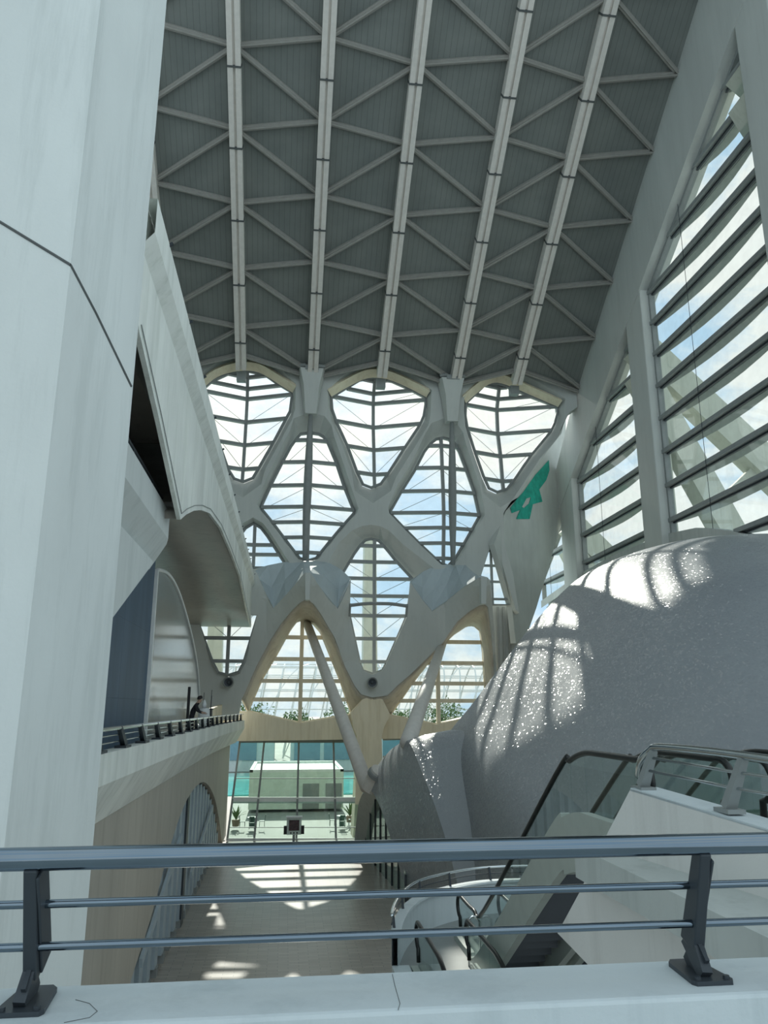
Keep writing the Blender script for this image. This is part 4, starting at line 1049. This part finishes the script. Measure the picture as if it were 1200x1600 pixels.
# ------------------------------------------------------------------ person with a cleaning cart on the gallery
def person(loc):
    x0, y0 = loc
    e = empty('person', (x0, y0, 0), 'person in black clothes leaning over a cleaning cart on the gallery', 'person')
    V_ = {}; E_ = []; R_ = []
    names = [('pelvis', (0, 0, .95), .15), ('waist', (.02, 0, 1.12), .14), ('chest', (.12, 0, 1.36), .165), ('neck', (.22, 0, 1.52), .065), ('head0', (.29, 0, 1.60), .09), ('head1', (.35, 0, 1.72), .10),
             ('hipL', (0, .10, .90), .10), ('kneeL', (.05, .12, .50), .068), ('ankL', (-.02, .12, .09), .048), ('toeL', (.16, .13, .04), .04),
             ('hipR', (0, -.10, .90), .10), ('kneeR', (-.02, -.12, .50), .068), ('ankR', (-.14, -.12, .09), .048), ('toeR', (.05, -.13, .04), .04),
             ('shL', (.15, .19, 1.44), .075), ('elL', (.26, .25, 1.20), .05), ('wrL', (.47, .20, 1.12), .036), ('haL', (.56, .18, 1.11), .035),
             ('shR', (.15, -.19, 1.44), .075), ('elR', (.25, -.25, 1.19), .05), ('wrR', (.47, -.20, 1.10), .036), ('haR', (.56, -.18, 1.09), .035)]
    idx = {n_: i for i, (n_, _, _) in enumerate(names)}
    ed = [('pelvis', 'waist'), ('waist', 'chest'), ('chest', 'neck'), ('neck', 'head0'), ('head0', 'head1')]
    for s in 'LR': ed += [('pelvis', 'hip' + s), ('hip' + s, 'knee' + s), ('knee' + s, 'ank' + s), ('ank' + s, 'toe' + s), ('chest', 'sh' + s), ('sh' + s, 'el' + s), ('el' + s, 'wr' + s), ('wr' + s, 'ha' + s)]
    vs = [Vector(v) for _, v, _ in names]; eds = [(idx[a], idx[b_]) for a, b_ in ed]; rad = [r for _, _, r in names]
    for s, sy in (('L', 1), ('R', -1)):       # five fingers curled on the cart handle
        h = vs[idx['ha' + s]]
        for k, (dy, ln) in enumerate(((-.028, .07), (-.010, .08), (.010, .075), (.028, .06))):
            i = len(vs); vs += [h + Vector((.04, dy * sy, .0)), h + Vector((.04 + ln * .6, dy * sy, -.02)), h + Vector((.04 + ln * .6, dy * sy, -.055))]; rad += [.010, .009, .008]
            eds += [(idx['ha' + s], i), (i, i + 1), (i + 1, i + 2)]
        i = len(vs); vs += [h + Vector((.0, -.045 * sy, -.01)), h + Vector((.04, -.055 * sy, -.04))]; rad += [.012, .010]; eds += [(idx['ha' + s], i), (i, i + 1)]
    me = bpy.data.meshes.new('body'); me.from_pydata([tuple(v) for v in vs], eds, [])
    bo = bpy.data.objects.new('body', me); COL.objects.link(bo); bo.parent = e
    md = bo.modifiers.new('skin', 'SKIN'); md.use_smooth_shade = True
    for sv, r in zip(me.skin_vertices[0].data, rad): sv.radius = (r, r)
    me.skin_vertices[0].data[0].use_root = True
    sd_ = bo.modifiers.new('sub', 'SUBSURF'); sd_.levels = sd_.render_levels = 1
    dg = bpy.context.evaluated_depsgraph_get(); ev = bo.evaluated_get(dg); m2 = bpy.data.meshes.new_from_object(ev)
    bo.modifiers.clear(); bo.data = m2; m2.materials.clear()
    m2.materials.append(M['black_cloth']); m2.materials.append(M['skin'])
    for p_ in m2.polygons:
        c_ = p_.center; p_.use_smooth = True
        p_.material_index = 1 if (c_.z > 1.53 or (c_.x > .43 and 1.0 < c_.z < 1.2)) else 0
    hc = Vector((x0 + .33, y0, 1.72))
    hv = []
    mb = MB()
    rws = []
    for i in range(7):
        th = math.pi * .58 * i / 6; rws.append([hc + Vector((-.02 + .125 * math.sin(th) * math.cos(2 * math.pi * k / 14), .115 * math.sin(th) * math.sin(2 * math.pi * k / 14), .135 * math.cos(th) + (.05 if math.cos(2 * math.pi * k / 14) > .5 else 0) * math.sin(th))) for k in range(14)])
    mb.loft(rws, True); ho = mb.build('hair', 'hair', e, smooth=True)
    fc = Vector((x0 + .43, y0, 1.70))
    MB().lathe([(0, .03), (.014, .01), (.02, -.02)], fc + Vector((.0, 0, -.01)), 8, (1, 0, 0)).build('nose', 'skin', e, smooth=True)
    for s in (-1, 1): MB().lathe([(0, .008), (.012, .003), (.014, -.01)], fc + Vector((-.005, s * .038, .025)), 8, (1, 0, 0)).build('eye', 'black_plastic', e)
    for s in (-1, 1): MB().lathe([(0, .012), (.022, .008), (.026, -.01)], fc + Vector((-.11, s * .098, .0)), 8, (0, s, 0)).build('ear', 'skin', e)
    MB().bar(fc + Vector((-.008, -.022, -.055)), fc + Vector((-.008, .022, -.055)), .012, .01).build('mouth', 'terracotta', e)
    return e
pp = PX(306, 1140, -3.95)
PYY = pp.y - .4
pe_ = person((-4.12, PYY)); pe_.location.z = .3
cx = -3.62 - .0
e = empty('cleaning_cart', (-3.62, PYY + .35, 0), 'black cleaning cart with white bags and mop handles beside the person', 'cart')
bx_, by_ = -3.40, PYY
bx_ = -3.80; by_ = PX(322, 1130, -4.15).y
e.location = (bx_ - .3, by_, 0)
cart = e
MB().box(bx_ - .75, bx_ - .05, by_ - .55, by_ + .55, .18, .28).build('base', 'black_plastic', e, bevel=.02)
MB().box(bx_ - .72, bx_ - .08, by_ - .1, by_ + .5, .28, 1.0).build('cabinet', 'black_plastic', e, bevel=.03)
MB().box(bx_ - .75, bx_ - .05, by_ - .15, by_ + .55, 1.0, 1.06).build('tray', 'black_plastic', e, bevel=.01)
bag = MB().lathe([(.0, .3), (.26, .3), (.30, .6), (.27, 1.0), (.24, 1.08), (.0, 1.04)], (bx_ - .42, by_ - .45, 0), 12); bag.build('bag', 'white_cloth', e, smooth=True)
MB().lathe([(.0, 1.06), (.10, 1.06), (.12, 1.25), (.04, 1.42), (0, 1.44)], (bx_ - .5, by_ + .05, 0), 12).build('bottle', 'white_cloth', e, smooth=True)
for dx, dy, zt_ in ((-.15, -.25, 1.85), (-.6, .3, 1.75), (-.2, .45, 1.62)): MB().tube([(bx_ + dx, by_ + dy, .3), (bx_ + dx + .03, by_ + dy + .04, zt_)], .018, 6).build('mop_handle', 'dark_steel', e)
MB().lathe([(0, .28), (.14, .28), (.17, .62), (.15, .62), (0, .5)], (bx_ - .25, by_ + .75, 0), 12).build('bucket', 'yellow_plastic', e)
for dx in (-.7, -.1):
    for dy in (-.45, .45): MB().lathe([(0, -.03), (.09, -.03), (.09, .03), (0, .03)], (bx_ + dx, by_ + dy, .09), 12, (1, 0, 0)).build('wheel', 'black_rubber', e)
cart.location.z = .3; cart.scale = (1, 1, 1.22)
# pale wedge block on the gallery behind the cart
q = [PX(x, y, -4.64) for x, y in ((322, 1123), (323, 1108), (350, 1100), (364, 1118))]
ya, yb = q[0].y, q[3].y
o = MB().prism([(-4.64, ya + 3, .3), (-4.64, yb - 1, .3), (-4.64, yb - 1, .9), (-4.64, (q[2].y), q[2].z), (-4.64, ya + 3, q[1].z)], [(-4.92, ya + 3, .3), (-4.92, yb - 1, .3), (-4.92, yb - 1, .9), (-4.92, q[2].y, q[2].z), (-4.92, ya + 3, q[1].z)]).build('gallery_block', 'beige_concrete'); tag(o, 'low pale concrete block on the gallery beyond the cleaning cart', 'block')
# ------------------------------------------------------------------ cafe tables, chairs and plants beyond the glass
def cafe_table(x, y, lab):
    e = empty('cafe_table', (x, y, FZ), lab, 'table', 'cafe tables')
    MB().lathe([(0, .76), (.40, .76), (.40, .72), (0, .72)], (x, y, FZ), 18).build('table_top', 'white_paint', e)
    MB().tube([(x, y, FZ), (x, y, FZ + .73)], .20, 12).build('stem', 'dark_green', e)
    MB().lathe([(0, .04), (.28, .03), (.30, 0)], (x, y, FZ), 14).build('base', 'dark_green', e)
def chair(x, y, ang, lab):
    e = empty('cafe_chair', (x, y, FZ), lab, 'chair', 'cafe chairs')
    c_, s_ = math.cos(ang), math.sin(ang)
    T = lambda a, b_, z: Vector((x + a * c_ - b_ * s_, y + a * s_ + b_ * c_, FZ + z))
    MB().bar(T(-.2, 0, .45), T(.2, 0, .45), .42, .04).build('seat', 'dark_green', e)
    for a in (-.19, .19):
        for b_ in (-.19, .19): MB().tube([T(a, b_, 0), T(a * .95, b_, .45)], .018, 6).build('leg', 'dark_green', e)
    for b_ in (-.19, .19): MB().tube([T(-.19, b_, .45), T(-.27, b_, .92)], .018, 6).build('back_post', 'dark_green', e)
    MB().bar(T(-.26, -.2, .84), T(-.26, .2, .84), .03, .16).build('backrest', 'dark_green', e)
t1, t2 = PZ(391, 1303, FZ), PZ(540, 1303, FZ)
cafe_table(t1.x, 64.2, 'round cafe table behind the left end of the far glazing')
cafe_table(t2.x, 64.2, 'round cafe table behind the right end of the far glazing')
pos = ((-.75, 0, 0, 'left of'), (.75, .1, math.pi, 'right of'), (0, -.75, math.pi / 2, 'in front of'))
for tx, w in ((t1.x, 'left'), (t2.x, 'right')):
    for dx, dy, an, pw in pos: chair(tx + dx, 64.2 + dy, an, 'dark framed cafe chair %s the %s cafe table' % (pw, w))
def plant(x, y, h, lab):
    e = empty('potted_plant', (x, y, FZ), lab, 'plant', 'potted plants')
    MB().lathe([(0, 0), (.26, 0), (.34, .5), (.30, .5), (0, .45)], (x, y, FZ), 14).build('pot', 'terracotta', e)
    for i in range(22):
        a = i * 2.399; L = h * random.uniform(.6, 1.0); t_ = random.uniform(.3, .85)
        d = Vector((math.cos(a) * t_, math.sin(a) * t_, 1)).normalized(); sd_ = d.cross(Vector((0, 0, 1))).normalized()
        b0 = Vector((x, y, FZ + .45)); pts_ = []
        for k in range(6):
            u = k / 5; c_ = b0 + d * (L * u) + Vector((0, 0, -.55 * L * u * u * t_)); wd = .06 * math.sin(math.pi * (u * .9 + .08)) + .004
            pts_.append((c_ - sd_ * wd, c_ + Vector((0, 0, .015)), c_ + sd_ * wd))
        MB().loft([list(r) for r in pts_]).build('frond', 'leaf', e)
pA, pB = PZ(364, 1296, FZ), PZ(549, 1296, FZ)
plant(pA.x + .1, 65.0, 1.5, 'small potted palm at the left end of the far glazing'); plant(pB.x + .2, 66.2, 2.0, 'larger potted palm near the foot of the concrete stem')
# ------------------------------------------------------------------ outside: pavilion, pool, far buildings
a, b_ = PY(390, 1207, 75), PY(537, 1207, 75)
e = empty('pavilion', ((a.x + b_.x) / 2, 80, FZ), 'white flat roofed pavilion outside the ground floor glazing', 'pavilion')
MB().box(a.x, b_.x, 75, 87, FZ, a.z).build('body', 'pavilion_white', e)
for x0, x1, y0, y1 in ((a.x, b_.x, 75, 75.25), (a.x, b_.x, 86.7, 87), (a.x, a.x + .3, 75, 87), (b_.x - .3, b_.x, 75, 87)): MB().box(x0, x1, y0, y1, a.z, a.z + .22).build('roof_edge', 'white_paint', e)
for x0 in (1.8, 3.9): MB().box(x0, x0 + 1.5, 74.95, 75.02, FZ, FZ + 2.2).build('door', 'steel_paint', e)
o = MB().box(-60, 60, 89, 118, FZ - .3, FZ - .12).build('pool', 'water'); tag(o, 'turquoise water pool behind the white pavilion', 'pool')
for i, (xa, xb_) in enumerate(((-40, -1.5), (1, 26), (29, 60))):
    e = empty('far_building', ((xa + xb_) / 2, 124, FZ), ('pale far building with blue panels behind the pool, at the left', 'pale far building with blue panels behind the pool, in the middle', 'pale far building with blue panels behind the pool, at the right')[i], 'building', 'far buildings')
    MB().box(xa, xb_, 122, 130, FZ - .2, -1.2).build('wall', 'pale_facade', e)
    n_ = int((xb_ - xa) / 4.5)
    for k in range(n_): MB().box(xa + .5 + k * 4.5, xa + 4.4 + k * 4.5, 121.85, 122.05, FZ + 1.4, -2.0).build('window_panel', 'blue_facade', e)
    MB().box(xa - .3, xb_ + .3, 121.6, 130.3, -1.2, -.8).build('roof', 'white_paint', e)
# white lattice walk far behind (rows of arches with crossing ribs)
e = empty('lattice_arcade', (10, 160, 0), 'long white lattice arcade far outside behind the arch windows', 'arcade')
na = 34
for i in range(na):
    x = -45 + i * 3.2
    pts_ = [Vector((x + 3.0 * math.sin(t_) , 158 + 9 * math.cos(t_), FZ + 17.5 * math.sin(t_))) for t_ in [math.pi * k / 12 for k in range(13)]]
    MB().tube(pts_, .16, 5).build('arch', 'white_paint', e)
for k in range(1, 12):
    t_ = math.pi * k / 12; y_, z_ = 158 + 9 * math.cos(t_), FZ + 17.5 * math.sin(t_)
    MB().tube([(-45 + 3 * math.sin(t_), y_, z_), (-45 + (na - 1) * 3.2 + 3 * math.sin(t_), y_, z_)], .10, 4).build('rail', 'white_paint', e)
for i in range(0, na - 4, 2):
    x = -45 + i * 3.2
    MB().tube([Vector((x + 11 * k / 6, 158 - 9 * math.cos(math.pi * (k / 12)), FZ + 17.5 * math.sin(math.pi * k / 12))) for k in range(7)], .10, 4).build('diagonal', 'white_paint', e)
# trees
def tree(x, y, h, r, lab):
    e = empty('tree', (x, y, FZ), lab, 'tree', 'far trees')
    MB().tube([(x, y, FZ), (x + .2, y, FZ + h * .55)], [.3, .16], 7).build('trunk', 'bark', e)
    vs = []; fs = []
    for i in range(900):
        d = Vector((random.gauss(0, 1), random.gauss(0, 1), random.gauss(0, 1))).normalized() * (random.random() ** .4) * r
        d *= .75 + .5 * noise.noise(d * .6 + Vector((x, y, 0)))
        c_ = Vector((x, y, FZ + h * .68)) + Vector((d.x, d.y, d.z * .75))
        u = Vector((random.gauss(0, 1), random.gauss(0, 1), random.gauss(0, 1))).normalized(); w = u.orthogonal().normalized(); s = random.uniform(.18, .38)
        b0 = len(vs); vs += [c_ - u * s, c_ + w * s * .5, c_ + u * s, c_ - w * s * .5]; fs.append((b0, b0 + 1, b0 + 2, b0 + 3))
    fo = mesh('crown', vs, fs, 'leaf', e, fix=False); fo['kind'] = 'stuff'
tl = ['leftmost', 'second from left', 'third from left', 'fourth from left', 'fifth from left', 'sixth from left', 'rightmost']
for i, (x, h) in enumerate(((-14, 9), (-6, 10.5), (2, 9), (10, 10), (20, 9.5), (29, 11), (38, 10))): tree(x, 136 + (i % 3) * 4, h, 4.2 + (i % 2), 'leafy green tree far outside behind the arches, %s in its row' % tl[i])
# outside concrete pylons behind the facade
for x0, x1, yt, yb, Y, lab in ((566, 592, 838, 1060, 72, 'pale yellow outside pylon behind the narrow middle window'), (322, 352, 955, 1060, 72, 'pale yellow outside pylon behind the small lower left window')):
    q = [PY(x0 + 4, yt, Y), PY(x1 - 4, yt, Y), PY(x1, yb, Y), PY(x0, yb, Y)]
    q[2].z = q[3].z = FZ
    o = MB().prism(q, [p + Vector((0, 1.6, 0)) for p in q]).build('outside_pylon', 'outer_concrete'); tag(o, lab, 'pylon', 'outside pylons')
